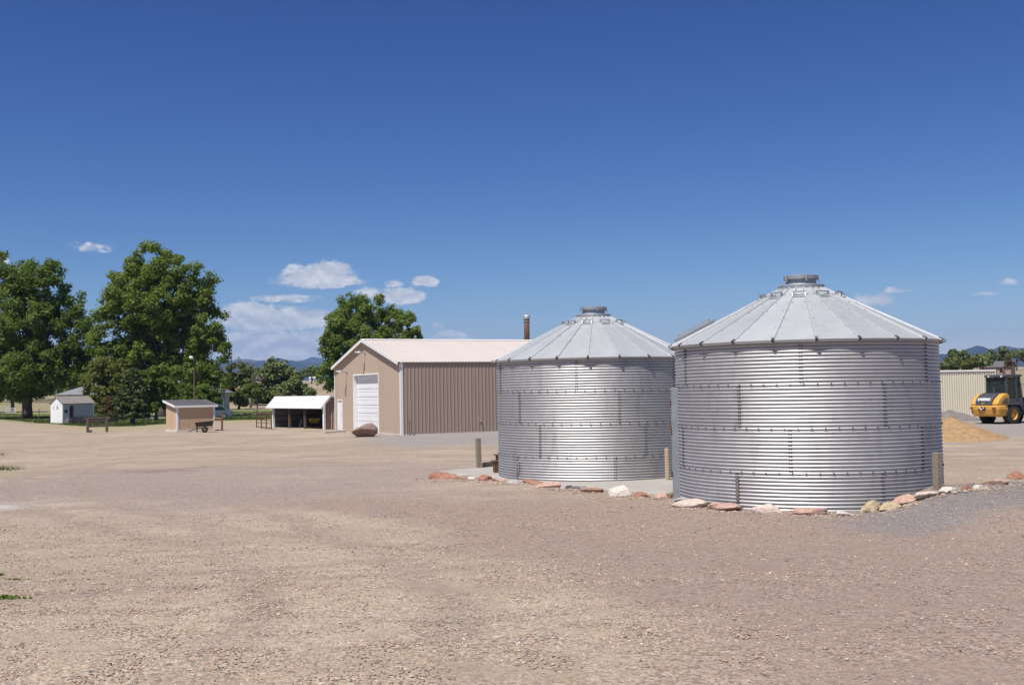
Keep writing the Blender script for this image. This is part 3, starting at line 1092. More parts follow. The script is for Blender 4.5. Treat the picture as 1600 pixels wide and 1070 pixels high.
def rock_mat(key, c, c2):
    if key in ROCKMAT:
        return ROCKMAT[key]
    m = bpy.data.materials.new('rock_' + key)
    m.use_nodes = True
    t = NT(m.node_tree)
    b = m.node_tree.nodes['Principled BSDF']
    tco = t.n('ShaderNodeTexCoord').outputs['Object']
    a = t.noise(tco, 4.0, 6, .7, .5)
    a2 = t.noise(tco, 22.0, 5, .7)
    cc = t.mix(t.ss(.36, .66, a), c, c2)
    hs = t.n('ShaderNodeHueSaturation', ins={'Color': cc, 'Value': t.m('ADD', .45, t.m('MULTIPLY', a2, .9))})
    t.put(b.inputs['Base Color'], hs.outputs[0])
    b.inputs['Roughness'].default_value = .9
    b.inputs['Specular IOR Level'].default_value = .2
    bp = t.n('ShaderNodeBump', ins={'Strength': .6, 'Distance': .03, 'Height': t.m('ADD', t.noise(tco, 7, 6, .7), t.m('MULTIPLY', a2, .4))})
    t.put(b.inputs['Normal'], bp.outputs[0])
    ROCKMAT[key] = m
    return m


RM = {'red': rock_mat('red', (.30, .14, .095), (.40, .22, .16)), 'pink': rock_mat('pink', (.45, .28, .22), (.55, .38, .31)), 'pale': rock_mat('pale', (.55, .44, .37), (.62, .53, .46)),
      'white': rock_mat('white', (.60, .53, .47), (.66, .60, .54)), 'grey': rock_mat('grey', (.36, .34, .34), (.48, .45, .43)), 'slate': rock_mat('slate', (.20, .20, .21), (.30, .29, .29)),
      'yellow': rock_mat('yellow', (.46, .36, .22), (.55, .45, .30)), 'brown': rock_mat('brown', (.33, .20, .14), (.44, .28, .20)), 'boulder': rock_mat('boulder', (.27, .165, .135), (.36, .24, .20))}

p = G(565, 683, -.35)
bo = link('boulder', rock_mesh('boulder', (.88, .58, .52), 21, RM['boulder'], cuts=10, sub=4))
bo.location = (p.x + .02, p.y + .35, -.35 + .34)
bo.rotation_euler = (0, R(-6), R(12))
tag(bo, 'big reddish boulder lying in front of the barn overhead door', 'boulder')

# ------------------------------------------------------------------ open-fronted loafing shed
lr = Vector((-13.70, 78.9, -.35))
ll = Vector((-18.95, 85.8, -.35))
dv = ll - lr
LW = dv.length
lz = math.atan2(dv.y, dv.x) - R(90)          # local y runs along the open front (towards the left end), local -x is the open side
ls = thing('open_shed', 'low open-fronted pole shed with white metal roof beside the barn', 'shed', lr, lz)
LD, LE, LRZ = 3.8, 1.80, 2.42
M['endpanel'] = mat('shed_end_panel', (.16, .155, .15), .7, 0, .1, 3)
nb = 9
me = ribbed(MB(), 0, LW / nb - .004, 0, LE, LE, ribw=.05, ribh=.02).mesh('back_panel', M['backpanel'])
for i in range(nb):
    o = link('back_panel', me, ls)
    o.location = (LD, (i + 1) * LW / nb, 0)
    o.rotation_euler = (0, 0, R(-90))
for i in range(4):
    z = .35 + i * .48
    MB().box(LD - .12, LD - .035, .05, LW - .05, z, z + .09).build('girt', M['girt'], ls)
    MB().box(.15, LD - .125, LW - .11, LW - .025, z, z + .09).build('girt', M['girt'], ls)


def ltop(x):
    return LE + (LRZ - LE) * min(1, x / .5) - max(0, x - .5) * .14


for (x0, x1) in ((0, .5), (.5, 1.15), (1.15, 1.8), (1.8, 2.45), (2.45, 3.1), (3.1, 3.8)):   # end walls
    o = ribbed(MB(), x0 + .02, x1 - .004, .02, ltop(x0) - .05, ltop(x1) - .05, step=.25, ribw=.09, ribh=.03).build('side_panel', M['brownmetal'], ls)
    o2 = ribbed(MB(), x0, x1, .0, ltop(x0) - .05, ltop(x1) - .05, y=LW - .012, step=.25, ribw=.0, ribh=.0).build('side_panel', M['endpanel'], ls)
for y in (.06, LW * .36, LW * .66, LW - .06):
    MB().box(-.03, .13, y - .075, y + .075, -.02, LE + .02).build('post', M['girt'] if 1 < y < LW - 1 else M['white'], ls)
MB().box(-.02, .06, -.05, LW + .05, LE - .12, LE + .03).build('header_beam', M['girt'], ls)
nr = 9
rw = (LW + .75) / nr
for i in range(nr):
    y0, y1 = -.10 + i * rw, -.10 + (i + 1) * rw - .006
    rp = MB()
    rp.add([(-.30, y0, LE - .26), (-.30, y1, LE - .26), (.5, y1, LRZ), (.5, y0, LRZ), (-.30, y0, LE - .30), (-.30, y1, LE - .30), (.5, y1, LRZ - .03), (.5, y0, LRZ - .03)],
           [(0, 1, 2, 3), (7, 6, 5, 4), (0, 4, 5, 1), (1, 5, 6, 2), (2, 6, 7, 3), (3, 7, 4, 0)])
    for j in range(3):
        yc = y0 + (j + .5) * (y1 - y0) / 3
        rp.bar((-.295, yc, LE - .252), (.495, yc, LRZ + .006), .05, .03, (-.85, 0, .8))
    rp.build('roof_panel', M['whiteroof'], ls)
bk = MB()
bk.add([(.5, -.10, LRZ), (LD + .3, -.10, LRZ - .42), (LD + .3, LW + .65, LRZ - .42), (.5, LW + .65, LRZ)], [(0, 1, 2, 3)])
bk.add([(.5, -.10, LRZ - .03), (LD + .3, -.10, LRZ - .45), (LD + .3, LW + .65, LRZ - .45), (.5, LW + .65, LRZ - .03)], [(3, 2, 1, 0)])
bk.build('back_roof', M['whiteroof'], ls)
for (a, b_) in (((-.3, -.13, LE - .30), (.5, -.13, LRZ - .03)), ((.5, -.13, LRZ - .03), (LD + .3, -.13, LRZ - .45))):
    MB().bar(a, b_, .04, .14).build('rake_trim', M['white'], ls)
MB().box(-.10, .03, -.18, .02, .0, LE - .05).build('corner_trim', M['white'], ls)
k0, k1 = G(506, 676.5, -.35), G(540, 674.5, -.35)
curb = MB().bar((k0.x, k0.y, -.31), (k1.x, k1.y, -.31), .22, .16).build('concrete_curb', M['concrete'], None, bevel=.02)
curb['kind'] = 'structure'


def in_shed(x, y, z=0.0):
    v = Matrix.Rotation(lz, 4, 'Z') @ Vector((x, y, 0)) + lr
    v.z = -.35 + z
    return v


# things kept in the shed
wb = thing('wheelbarrow', 'yellow wheelbarrow parked inside the open shed', 'wheelbarrow', in_shed(1.5, LW * .52), lz + R(70))
tr = MB()
tr.add([(-.45, -.30, .38), (.35, -.25, .32), (.35, .25, .32), (-.45, .30, .38), (-.6, -.4, .72), (.62, -.36, .68), (.62, .36, .68), (-.6, .4, .72)],
       [(0, 3, 2, 1), (0, 1, 5, 4), (1, 2, 6, 5), (2, 3, 7, 6), (3, 0, 4, 7)])
tr.build('tray', mat('yellow_tray', (.5, .36, .05), .6), wb)
MB().lathe([(.06, -.04), (.19, -.045), (.20, 0), (.19, .045), (.06, .04)], 16, 'y', (.78, 0, .20)).build('wheel', M['tyre'], wb)
for s_ in (-1, 1):
    MB().tube([(.8, s_ * .06, .2), (0, s_ * .2, .34), (-1.1, s_ * .3, .6)], .022).build('handle', M['wood'], wb)
    MB().tube([(-.25, s_ * .22, .36), (-.35, s_ * .24, .0)], .018).build('leg', M['rust'], wb)
br = thing('steel_barrel', 'grey steel barrel standing in the shed bay nearest the barn', 'barrel', in_shed(.9, 1.15), 0)
MB().lathe([(.27, 0), (.285, .01), (.285, .27), (.297, .285), (.285, .30), (.285, .57), (.297, .585), (.285, .60), (.285, .85), (.29, .87), (.27, .87), (.26, .84)], 20).build('drum', M['backpanel'], br)
MB().lathe([(.0, 0), (.26, 0)], 20, 'z', (0, 0, .84), False).build('lid', M['rust'], br)
pk = MB().bar((.55, LW * .58, 0), (.8, LW * .60, .62), .30, .05, (1, 0, 0)).build('leaning_board', M['wood_grey'])
pk.location, pk.rotation_euler = lr, (0, 0, lz)
tag(pk, 'short pale board leaning in the middle bay of the open shed', 'board')
sp_ = thing('cable_spool', 'brown wooden cable spool in the shed bay nearest the barn', 'spool', in_shed(1.7, 1.9), 0)
MB().lathe([(.42, 0), (.42, .06), (.2, .06)], 20).build('flange', M['wood_red'], sp_)
MB().lathe([(.2, .06), (.2, .74)], 16).build('drum', M['rust'], sp_)
MB().lathe([(.2, .74), (.42, .74), (.42, .80)], 20).build('flange', M['wood_red'], sp_)

# pipe gate panel standing off the left end of the shed
gp0, gp1 = G(401, 668, -.35), G(424, 670.5, -.35)
gt = thing('pipe_gate', 'rusty brown pipe gate panels beside the open shed', 'gate', gp0, math.atan2(gp1.y - gp0.y, gp1.x - gp0.x))
gl = (gp1 - gp0).length
for i in range(4):
    MB().tube([(gl * i / 3, 0, -.02), (gl * i / 3, .0, 1.18)], .045, 8).build('upright', M['rust'], gt)
for z in (.10, .42, .64, .86, 1.16):
    MB().tube([(.0, .0, z), (gl, .0, z)], .026 if z < 1.1 else .045, 8).build('rail', M['rust'], gt)

# ------------------------------------------------------------------ tan lean-to shed
tz = R(35)
ts = thing('tan_shed', 'small tan plywood shed with grey lean-to roof and white corner trim', 'shed', (-24.2, 78.4, -.35), tz)
SW, SD, SF, SB = 2.78, 2.46, 1.82, 2.18         # front width, depth, front height, back height
for i in range(3):
    w = SW / 3
    MB().box(i * w + .003, (i + 1) * w - .003, 0, .03, .16, SF).build('wall_board', M['shedtan'], ts)
for i in range(2):
    w = SD / 2
    y0, y1 = i * w + .035, (i + 1) * w - .003
    MB().prism([(y0, .16), (y1, .16), (y1, SF + (SB - SF) * y1 / SD), (y0, SF + (SB - SF) * y0 / SD)], .0, .03, 'x').build('wall_board', M['shedtan'], ts)
MB().prism([(.04, .16), (SD, .16), (SD, SB), (.04, SF)], SW - .03, SW, 'x').build('side_wall', M['shedtan'], ts)
MB().box(.03, SW - .03, SD - .03, SD, .1, SB - .02).build('back_wall', M['shedtan'], ts)
MB().box(-.03, SW + .03, -.03, -.002, -.02, .17).box(-.03, -.002, 0, SD, -.02, .17).build('skirting', M['skirt'], ts)
for (x0, x1, y0, y1) in ((-.035, .11, -.035, -.004), (-.034, -.004, -.003, .11), (SW - .10, SW + .03, -.035, -.004)):
    MB().box(x0, x1, y0, y1, .05, SF + .02).build('corner_trim', M['white'], ts)
sl_ = (SB - SF) / SD
rf = MB()
ra, rb_ = -.13, SD + .15
z_ = lambda y, o: SF + .05 + sl_ * y + o
rf.prism([(ra, z_(ra, 0)), (rb_, z_(rb_, 0)), (rb_, z_(rb_, .05)), (ra, z_(ra, .05))], -.18, SW + .18, 'x')
rfo = rf.build('roof', M['shingle'], ts)
nrow = 8
for i in range(nrow):
    y0 = ra + (rb_ - ra) * i / nrow
    y1 = y0 + (rb_ - ra) / nrow
    MB().prism([(y0, z_(y0, .0505)), (y1, z_(y1, .0505)), (y1, z_(y1, .054)), (y0, z_(y0, .072))], -.19, SW + .19, 'x').build('shingle_course', M['shingle'], rfo)
MB().box(-.20, SW + .20, ra - .03, ra - .002, z_(ra, -.10), z_(ra, .05)).build('fascia', M['white'], ts)
for x in (-.215, SW + .185):
    MB().prism([(ra, z_(ra, -.10)), (rb_, z_(rb_, -.10)), (rb_, z_(rb_, .06)), (ra, z_(ra, .06))], x, x + .028, 'x').build('rake_board', M['white'], ts)

# garden trailer parked in front of the tan shed
p = G(319, 675.5, -.35)
gtr = thing('garden_trailer', 'small black dump trailer with orange wheel hubs in front of the tan shed', 'trailer', (p.x, p.y, -.35), R(14))
tb = MB()
tb.add([(-.52, -.36, .42), (.56, -.36, .46), (.56, .36, .46), (-.52, .36, .42), (-.62, -.42, .70), (.66, -.42, .80), (.66, .42, .80), (-.62, .42, .70)],
       [(0, 3, 2, 1), (0, 1, 5, 4), (1, 2, 6, 5), (2, 3, 7, 6), (3, 0, 4, 7)])
o = tb.build('tub', M['black'], gtr)
sd = o.modifiers.new('s', 'SOLIDIFY')
sd.thickness = .03
for s_ in (-1, 1):
    w = MB().lathe([(.09, -.06), (.19, -.07), (.215, -.03), (.215, .03), (.19, .07), (.09, .06)], 20, 'y', (.05, s_ * .36, .215)).build('wheel', M['tyre'], gtr, True)
    MB().lathe([(.0, -.065), (.05, -.06), (.10, -.04), (.10, .04), (.05, .06), (0, .065)], 16, 'y', (.05, s_ * .36, .215), False).build('hub', M['orange'], w)
MB().tube([(.05, -.36, .215), (.05, .36, .215)], .025).build('axle', M['black'], gtr)
MB().tube([(.2, 0, .36), (-.55, 0, .30), (-1.05, 0, .06)], .028).build('drawbar', M['black'], gtr)
MB().box(-.52, -.44, -.04, .04, .02, .44).build('stand', M['black'], gtr)

# dark post with arm next to the tan shed
p = G(347, 673, -.35)
sg = thing('arm_post', 'dark red timber post with a short side arm, right of the tan shed', 'post', (p.x, p.y, -.35), R(20))
MB().box(-.07, .07, -.07, .07, -.02, 1.34).build('upright', M['wood_red'], sg, bevel=.01)
MB().box(-.58, -.072, -.04, .04, .78, .90).build('arm', M['wood_red'], sg)
MB().box(-.58, -.072, -.045, .045, .905, .96).build('arm_board', M['wood_pale'], sg)

# ------------------------------------------------------------------ white playhouse
pz = R(50)
ph = thing('playhouse', 'small white garden playhouse with side greyed for shade and gabled shingle roof', 'playhouse', (-45.4, 109.8, -.35), pz)
PW, PL_, PE, PR = 2.45, 3.35, 2.0, 2.66       # gable width (local y), length (local x), eave, ridge
gdm = MB()
MB().prism([(0, 0), (PW, 0), (PW, PE), (PW / 2, PR), (0, PE)], 0, .06, 'x').build('gable_wall', M['white'], ph)
nbd = 10
for i in range(nbd):
    h = PE / nbd
    MB().prism([(0.005, i * h + .004), (-.012, i * h + .004), (.003, (i + 1) * h)], .07, PL_ - .02, 'x').build('siding_board', M['grey_and_shade_wall'], ph)  # white boards facing away from the sun, their shade put into the grey
MB().box(.07, PL_, .006, .05, 0, PE).build('side_wall', M['grey_and_shade_wall'], ph)
MB().box(.07, PL_, PW - .05, PW, 0, PE).box(PL_ - .05, PL_, .05, PW - .05, 0, PE).build('back_wall', M['grey_and_shade_wall'], ph)
MB().box(-.012, -.001, 0, PW, PE - .05, PE + .03).build('gable_band', M['white'], ph)
MB().box(-.03, .068, -.03, .02, 0, PE).build('corner_trim', M['white'], ph)
MB().box(PL_ - .09, PL_ + .02, -.03, .002, 0, PE).build('corner_trim', M['white'], ph)
for s_ in (0, 1):
    y0, y1 = (-.14, PW / 2) if s_ == 0 else (PW + .14, PW / 2)
    zz0 = PE - .14 * (PR - PE) / (PW / 2)
    r_ = MB().prism([(y0, zz0 + .01), (y1, PR + .01), (y1, PR + .07), (y0, zz0 + .07)], -.10, PL_ + .12, 'x').build('roof', M['shingle_tan'], ph)
    for k in range(5):
        ya, yb = y0 + (y1 - y0) * k / 5, y0 + (y1 - y0) * (k + 1) / 5
        za, zb = zz0 + .0705 + (PR - zz0) * k / 5, zz0 + .0705 + (PR - zz0) * (k + 1) / 5
        MB().prism([(ya, za), (yb, zb), (yb, zb + .003), (ya, za + .025)], -.11, PL_ + .13, 'x').build('shingle_course', M['shingle_tan'], r_)
dr = MB().box(.74, 1.14, -.02, .0, .48, 1.78).build('door', M['navy'], ph)
MB().box(1.0, 1.135, -.03, -.0205, .5, 1.76).build('door_panel', M['red'], dr)
MB().lathe([(0, -.03), (.17, -.03), (.17, -.001)], 8, 'y', (.34, 0, 1.22)).build('porthole', M['navy'], ph)
for y in (PW * .42, PW * .72):
    w_ = MB().box(-.02, -.002, y - .11, y + .11, 1.45, 1.75).build('window', M['navy' if y < PW / 2 else 'grey_and_shade_wall'], ph)
    MB().box(-.026, -.0205, y - .012, y + .012, 1.45, 1.75).box(-.026, -.0205, y - .11, y + .11, 1.59, 1.61).build('mullion', M['white'], w_)
st = MB().box(.16, .95, -.85, -.04, -.02, .42).build('porch_step', M['wood_grey'], ph)

# picket fence in front of and beside the playhouse
pf0, pf1, pf2 = (at_depth(x_, 612, y_) for x_, y_ in ((113, 108.6), (160, 109.2), (184, 113.0)))
fn = thing('picket_fence', 'dark picket fence running from the playhouse across the lawn', 'fence', (0, 0, 0))
M['picket'] = mat('dark_picket', (.022, .019, .017), .9)
picket = MB().prism([(-.07, 0), (.07, 0), (.07, .64), (0, .76), (-.07, .64)], -.012, .012, 'y').mesh('picket', M['picket'])
for (a, b_, n) in ((pf0, pf1, 14), (pf1, pf2, 9)):
    a.z = b_.z = -.35
    d = (b_ - a)
    an = math.atan2(d.y, d.x)
    for i in range(n):
        o = link('picket', picket, fn)
        q = a + d * (i / n)
        o.location = (q.x, q.y, -.33)
        o.rotation_euler = (0, 0, an)
    off = Vector((-math.sin(an), math.cos(an), 0)) * .035
    for z in (.18, .5):
        MB().bar((a.x + off.x, a.y + off.y, -.35 + z), (b_.x + off.x, b_.y + off.y, -.35 + z), .03, .07).build('rail', M['picket'], fn)
    for q in (a, b_):
        MB().box(q.x + off.x - .05, q.x + off.x + .05, q.y + off.y + .02, q.y + off.y + .12, -.37, .42).build('post', M['picket'], fn)

# timber hitching rail on the edge of the drive
h0, h1 = G(137, 675.5, -.35), G(167, 674.5, -.35)
M['railwood'] = mat('dark_rail_wood', (.13, .10, .078), .9, 0, .14, 7, bump=.4)
hr = thing('hitching_rail', 'weathered brown timber hitching rail on the edge of the lawn', 'rail', (h0.x, h0.y, -.35), math.atan2(h1.y - h0.y, h1.x - h0.x))
hl = (h1 - h0).length
for x in (0, hl):
    MB().box(x - .09, x + .09, -.09, .09, -.02, 1.0).build('post', M['railwood'], hr, bevel=.015)
MB().box(.09, .28, -.2, -.02, -.02, .18).build('block', M['railwood'], hr)
MB().box(-.22, hl + .22, -.06, .06, 1.002, 1.10).build('top_rail', M['railwood'], hr, bevel=.015)
MB().box(.09, hl - .09, -.04, .04, .38, .52).build('lower_rail', M['railwood'], hr, bevel=.01)
MB().box(.09, hl - .09, -.03, .03, .80, .995).build('upper_board', M['railwood'], hr)

# wire-fence posts and the white rail fence by the left tree
for i, (px, py, lab) in enumerate(((35, 657, 'thin dark steel fence post nearest the left edge of the lawn'), (61, 660.5, 'thin dark steel fence post just left of the playhouse'))):
    q = G(px, py, -.35)
    o = MB().box(-.035, .035, -.02, .02, 0, 1.5).box(-.01, .01, -.055, .015, 0, 1.5).build('steel_post', M['wood_grey'])
    o.location = (q.x, q.y, -.37)
    tag(o, lab, 'post')
q = G(10, 648, -.35)
wg = thing('rail_fence', 'short white three-rail fence at the left edge, beside the big tree trunk', 'fence', (q.x, q.y, -.35), R(30))
for x in (0, 1.25):
    MB().box(x - .08, x + .08, -.07, .07, -.02, 1.2).build('post', M['white'], wg)
for z in (.35, .68, 1.02):
    MB().box(.081, 1.169, -.03, .03, z - .07, z + .07).build('rail', M['white'], wg)

# yard light on a tall pole behind the tan shed
q = at_depth(304, 650, 104)
yl = thing('yard_light', 'tall thin timber pole with a yard lamp behind the tan shed', 'lamp pole', (q.x, q.y, -.35), 0)
tp = at_depth(304, 559, 104).z + .35
MB().tube([(0, 0, -.02), (0, 0, tp)], [.10, .07], 8).build('pole', M['girt'], yl)
MB().tube([(0, 0, tp - .35), (-.15, -.2, tp - .1), (-.2, -.3, tp)], .03).build('arm', M['galv_dull'], yl)
MB().lathe([(0, .16), (.14, .14), (.20, .0), (.17, -.10), (.0, -.16)], 12, 'z', (-.2, -.32, tp + .02), False).build('lamp', M['lampwhite'], yl)

# flat canopy on a post beyond the shed and the parked car under the trees
q = at_depth(350, 640, 128)
cpn = thing('post_canopy', 'thin flat canopy on a single post under the trees right of the tan shed', 'canopy', (q.x, q.y, -.35), 0)
ch = at_depth(350, 609, 128).z + .35
MB().tube([(0, 0, -.02), (0, 0, ch)], .07, 8).build('post', M['wood_grey'], cpn)
MB().box(-.75, .75, -.5, .5, ch, ch + .10).build('top', M['wood_grey'], cpn)

# ------------------------------------------------------------------ parked car, half hidden by the tan shed
q = at_depth(337, 645, 118)
car = thing('parked_car', 'blue-grey car parked on the lawn, half hidden behind the tan shed', 'car', (q.x - .6, q.y, -.35), R(200))
body = [(-2.2, .28), (2.15, .28), (2.25, .55), (2.1, .82), (1.1, .95), (.35, 1.42), (-1.15, 1.45), (-1.9, .98), (-2.25, .9)]
MB().prism(body, -.85, .85, 'y').build('body', M['carblue'], car, bevel=.06)
for s_ in (-1, 1):
    MB().prism([(.95, .97), (.32, 1.36), (-.35, 1.38), (-.35, .97)], s_ * .852, s_ * .862, 'y').build('window', M['glass'], car)
    MB().prism([(-.43, .97), (-.43, 1.38), (-1.08, 1.38), (-1.6, .99)], s_ * .852, s_ * .862, 'y').build('window', M['glass'], car)
    for x in (1.35, -1.4):
        w = MB().lathe([(.16, -.1), (.30, -.11), (.33, -.07), (.33, .07), (.30, .11), (.16, .1)], 18, 'y', (x, s_ * .80, .33)).build('wheel', M['tyre'], car)
        MB().lathe([(0, -.09), (.17, -.08), (.17, .08), (0, .09)], 14, 'y', (x, s_ * .82, .33), False).build('rim', M['galv_dull'], w)
    MB().box(2.16, 2.24, s_ * .62 - .14, s_ * .62 + .14, .60, .74).build('headlight', M['lampwhite'], car)
MB().add([(1.06, -.72, .985), (1.06, .72, .985), (.42, .66, 1.40), (.42, -.66, 1.40)], [(0, 1, 2, 3)]).build('windscreen', M['glass'], car)

# ------------------------------------------------------------------ farmhouse behind the left trees
HY = 152.0
a = at_depth(86, 620, HY)
b_ = at_depth(338, 620, HY)
hw = b_.x - a.x
hs_ = thing('farmhouse', 'low farmhouse with grey hipped roof mostly hidden behind the big trees', 'house', (a.x, HY, -.35), 0)
he = at_depth(100, 617, HY).z + .35
hrz = at_depth(120, 602, HY).z + .35 + .6
MB().box(.5, hw - .5, 0, 9, -.02, he).build('wall', M['grey_and_shade_wall'], hs_)
hip = MB()
hip.add([(0, -.6, he), (hw, -.6, he), (hw, 9.6, he), (0, 9.6, he), (4.6, 4.5, hrz), (hw - 4.6, 4.5, hrz)], [(0, 1, 5, 4), (1, 2, 5), (2, 3, 4, 5), (3, 0, 4), (0, 3, 2, 1)])
ro = hip.build('roof', mat('slate_blue_shingles', (.20, .21, .235), .7, 0, .1, 3), hs_)
MB().box(9, 9.7, 3.6, 4.3, he + .5, hrz + .9).build('chimney', M['wood_red'], ro)
MB().box(-.03, hw + .03, -.66, -.602, he - .14, he + .04).build('fascia', M['wood_grey'], hs_)
for x in (2, 5.5, 14, 18.5):
    w = MB().box(x, x + 1.3, -.04, -.002, .95, 2.1).build('window', M['glass'], hs_)
    MB().box(x - .08, x, -.05, -.003, .87, 2.18).box(x + 1.3, x + 1.38, -.05, -.003, .87, 2.18).box(x, x + 1.3, -.05, -.003, .87, .948).box(x, x + 1.3, -.05, -.003, 2.102, 2.18).build('frame', M['white'], w)
dd = MB().box(9.8, 10.8, -.05, -.002, 0, 2.1).build('door', M['red'], hs_)
MB().lathe([(0, -.07), (.04, -.07), (.04, 0)], 8, 'y', (10.65, -.05, 1.0)).build('handle', M['galv_dull'], dd)
# pale concrete apron of the farmhouse seen through the trees
q0, q1 = G(222, 655, -.35), G(262, 654, -.35)
ap = MB().add([(q0.x - 1.5, q0.y, -.338), (q1.x + 4, q1.y, -.338), (q1.x + 6, 146, -.338), (q0.x - 3, 146, -.338)], [(0, 1, 2, 3)]).build('driveway', M['concrete'])
ap['kind'] = 'structure'

# ------------------------------------------------------------------ trees
def leaf_cloud(centres, radii, n, size, rng, up=.55, elong=1.5):
    """n rhombic leaves scattered through clumps"""
    centres, radii = np.array(centres), np.array(radii)
    w = radii ** 2
    idx = rng.choice(len(centres), n, p=w / w.sum())
    d = rng.normal(size=(n, 3))
    d /= np.linalg.norm(d, axis=1)[:, None]
    rad = rng.uniform(.1, 1.0, n) ** .5 * rng.uniform(.75, 1.35, n)
    pos_ = centres[idx] + d * (radii[idx] * rad)[:, None] * np.array([1, 1, .82])
    nrm = d * .9 + rng.normal(size=(n, 3)) * .55 + np.array([0, 0, up])
    nrm /= np.linalg.norm(nrm, axis=1)[:, None]
    t_ = np.cross(nrm, rng.normal(size=(n, 3)))
    t_ /= np.linalg.norm(t_, axis=1)[:, None]
    bt = np.cross(nrm, t_)
    s = size * rng.uniform(.55, 1.35, n)[:, None]
    v = np.stack([pos_ - t_ * s * elong * .5, pos_ - bt * s * .45, pos_ + t_ * s * elong * .5, pos_ + bt * s * .45], 1)
    return v.reshape(-1, 3)


def crown_clumps(blobs, rng, clump, density, squash=1.0, fill=.35):
    cs, rs = [], []
    for (cx_, cy_, cz_, rx, ry, rz_) in blobs:
        vol = rx * ry * rz_ / clump ** 3
        n = max(4, int(vol * density))
        for i in range(n):
            d = rng.normal(size=3)
            d /= np.linalg.norm(d)
            r = rng.uniform(fill ** 3, 1.0) ** (1 / 3)
            cs.append((cx_ + d[0] * rx * r, cy_ + d[1] * ry * r, cz_ + d[2] * rz_ * r))
            rs.append(clump * rng.uniform(.6, 1.2))
    return cs, rs


def limb(mb, a, b_, r0, r1, rng, seg=5, wob=.06, n=6):
    a, b_ = np.array(a, float), np.array(b_, float)
    L_ = np.linalg.norm(b_ - a)
    pts = []
    for i in range(seg + 1):
        u = i / seg
        p = a + (b_ - a) * u
        p[2] += math.sin(u * math.pi) * L_ * .06
        if 0 < i < seg:
            p = p + rng.normal(size=3) * L_ * wob * .5
        pts.append(p)
    rr = [r0 + (r1 - r0) * (i / seg) for i in range(seg + 1)]
    mb.tube([tuple(p) for p in pts], rr, n)
    return pts


DENS = 3.2


def tree(name, label, base_px, Y, blobs, leafm, seed, trunk_r=.4, nleaf=16000, size=.30, clump=1.2, dens=.35, barkm='bark', group=None, cat='tree', depth_k=.85, gzv=None, limbs=14, fill=.35):
    """blobs: (px, py, half-width px, half-height px[, depth offset m]) of the crown at distance Y"""
    rng = np.random.default_rng(seed)
    g = gz(at_depth(base_px, 610, Y).x, Y) if gzv is None else gzv
    bx = at_depth(base_px, 612, Y).x
    o = thing(name, label, cat, (bx, Y, g), 0, group)
    k = Y / F_PX
    bl = []
    for bb in blobs:
        p = at_depth(bb[0], bb[1], Y)
        off = bb[4] if len(bb) > 4 else rng.uniform(-.35, .35) * bb[2] * k
        bl.append((p.x - bx, off, p.z - g, bb[2] * k, bb[2] * k * depth_k, bb[3] * k))
    cs, rs = crown_clumps(bl, rng, clump * .8, dens * DENS, fill=fill)
    v = leaf_cloud(cs, rs, nleaf, size, rng)
    v = v[np.repeat(v.reshape(-1, 4, 3)[:, :, 2].min(1) > .15, 4)]
    stuff(link('crown', raw_mesh('crown', v, 4, leafm), o))
    # trunk and limbs
    top = max(b_[2] for b_ in bl)
    low = min(b_[2] - b_[5] for b_ in bl)
    tb = MB()
    fork = max(low * .9, top * .16)
    pts = limb(tb, (0, 0, -.15), (rng.normal() * .2, rng.normal() * .2, fork), trunk_r * 1.15, trunk_r * .8, rng, 4, .02, 10)
    f = pts[-1]
    order = rng.permutation(len(cs))[:limbs]
    for i in order:
        c_ = np.array(cs[i])
        m_ = f + (c_ - f) * .5 + np.array([0, 0, .08 * np.linalg.norm(c_ - f)])
        limb(tb, f, m_, trunk_r * .5, trunk_r * .24, rng, 4, .07)
        limb(tb, m_, c_, trunk_r * .24, trunk_r * .05, rng, 4, .08, 5)
    tb.build('trunk', M[barkm], o, True)
    return o


tree('cottonwood_tree', 'tall dark-green cottonwood with thick trunk at the left edge of the lawn', 42, 141,
     [(60, 436, 44, 38), (16, 440, 44, 46), (94, 472, 42, 42), (40, 505, 60, 52), (112, 530, 36, 48), (-26, 500, 44, 60), (50, 570, 70, 42), (122, 575, 28, 38), (-20, 575, 44, 44), (40, 604, 38, 22), (10, 614, 36, 16)],
     L_COTD, 11, .62, 80000, .25, 1.15, .36, limbs=22)
tree('cottonwood_tree', 'tallest bright-green cottonwood, broad crown rising above the tan shed', 255, 134,
     [(236, 415, 36, 34), (205, 432, 36, 34), (272, 424, 34, 30), (312, 446, 30, 36), (185, 452, 22, 18), (240, 470, 66, 50), (318, 500, 34, 42), (172, 512, 32, 42), (165, 470, 20, 18), (250, 540, 76, 52), (328, 552, 34, 44), (180, 570, 40, 40), (290, 596, 50, 28), (338, 590, 24, 30), (315, 615, 26, 16)],
     L_COT, 12, .5, 90000, .245, 1.05, .36, limbs=26)
tree('yard_tree', 'rounded yellow-green tree right behind the playhouse', 163, 124, [(165, 578, 26, 22), (150, 600, 26, 26), (180, 602, 26, 28), (165, 628, 30, 20)],
     L_YEL, 13, .2, 9000, .26, .75, .35)
tree('cottonwood_tree', 'large leafy cottonwood standing behind the barn gable', 556, 158,
     [(553, 482, 28, 26), (583, 484, 26, 22), (532, 500, 24, 28), (610, 506, 26, 30), (560, 530, 54, 44), (520, 548, 22, 40), (575, 580, 52, 40), (512, 585, 18, 26)],
     L_COT, 14, .5, 56000, .25, 1.05, .38, limbs=20)
tree('cottonwood_tree', 'smaller open cottonwood right of the big one behind the barn roof', 640, 172, [(636, 500, 16, 18), (648, 520, 14, 14), (632, 535, 20, 22)],
     L_COT, 15, .3, 6500, .32, .9, .3, limbs=10)
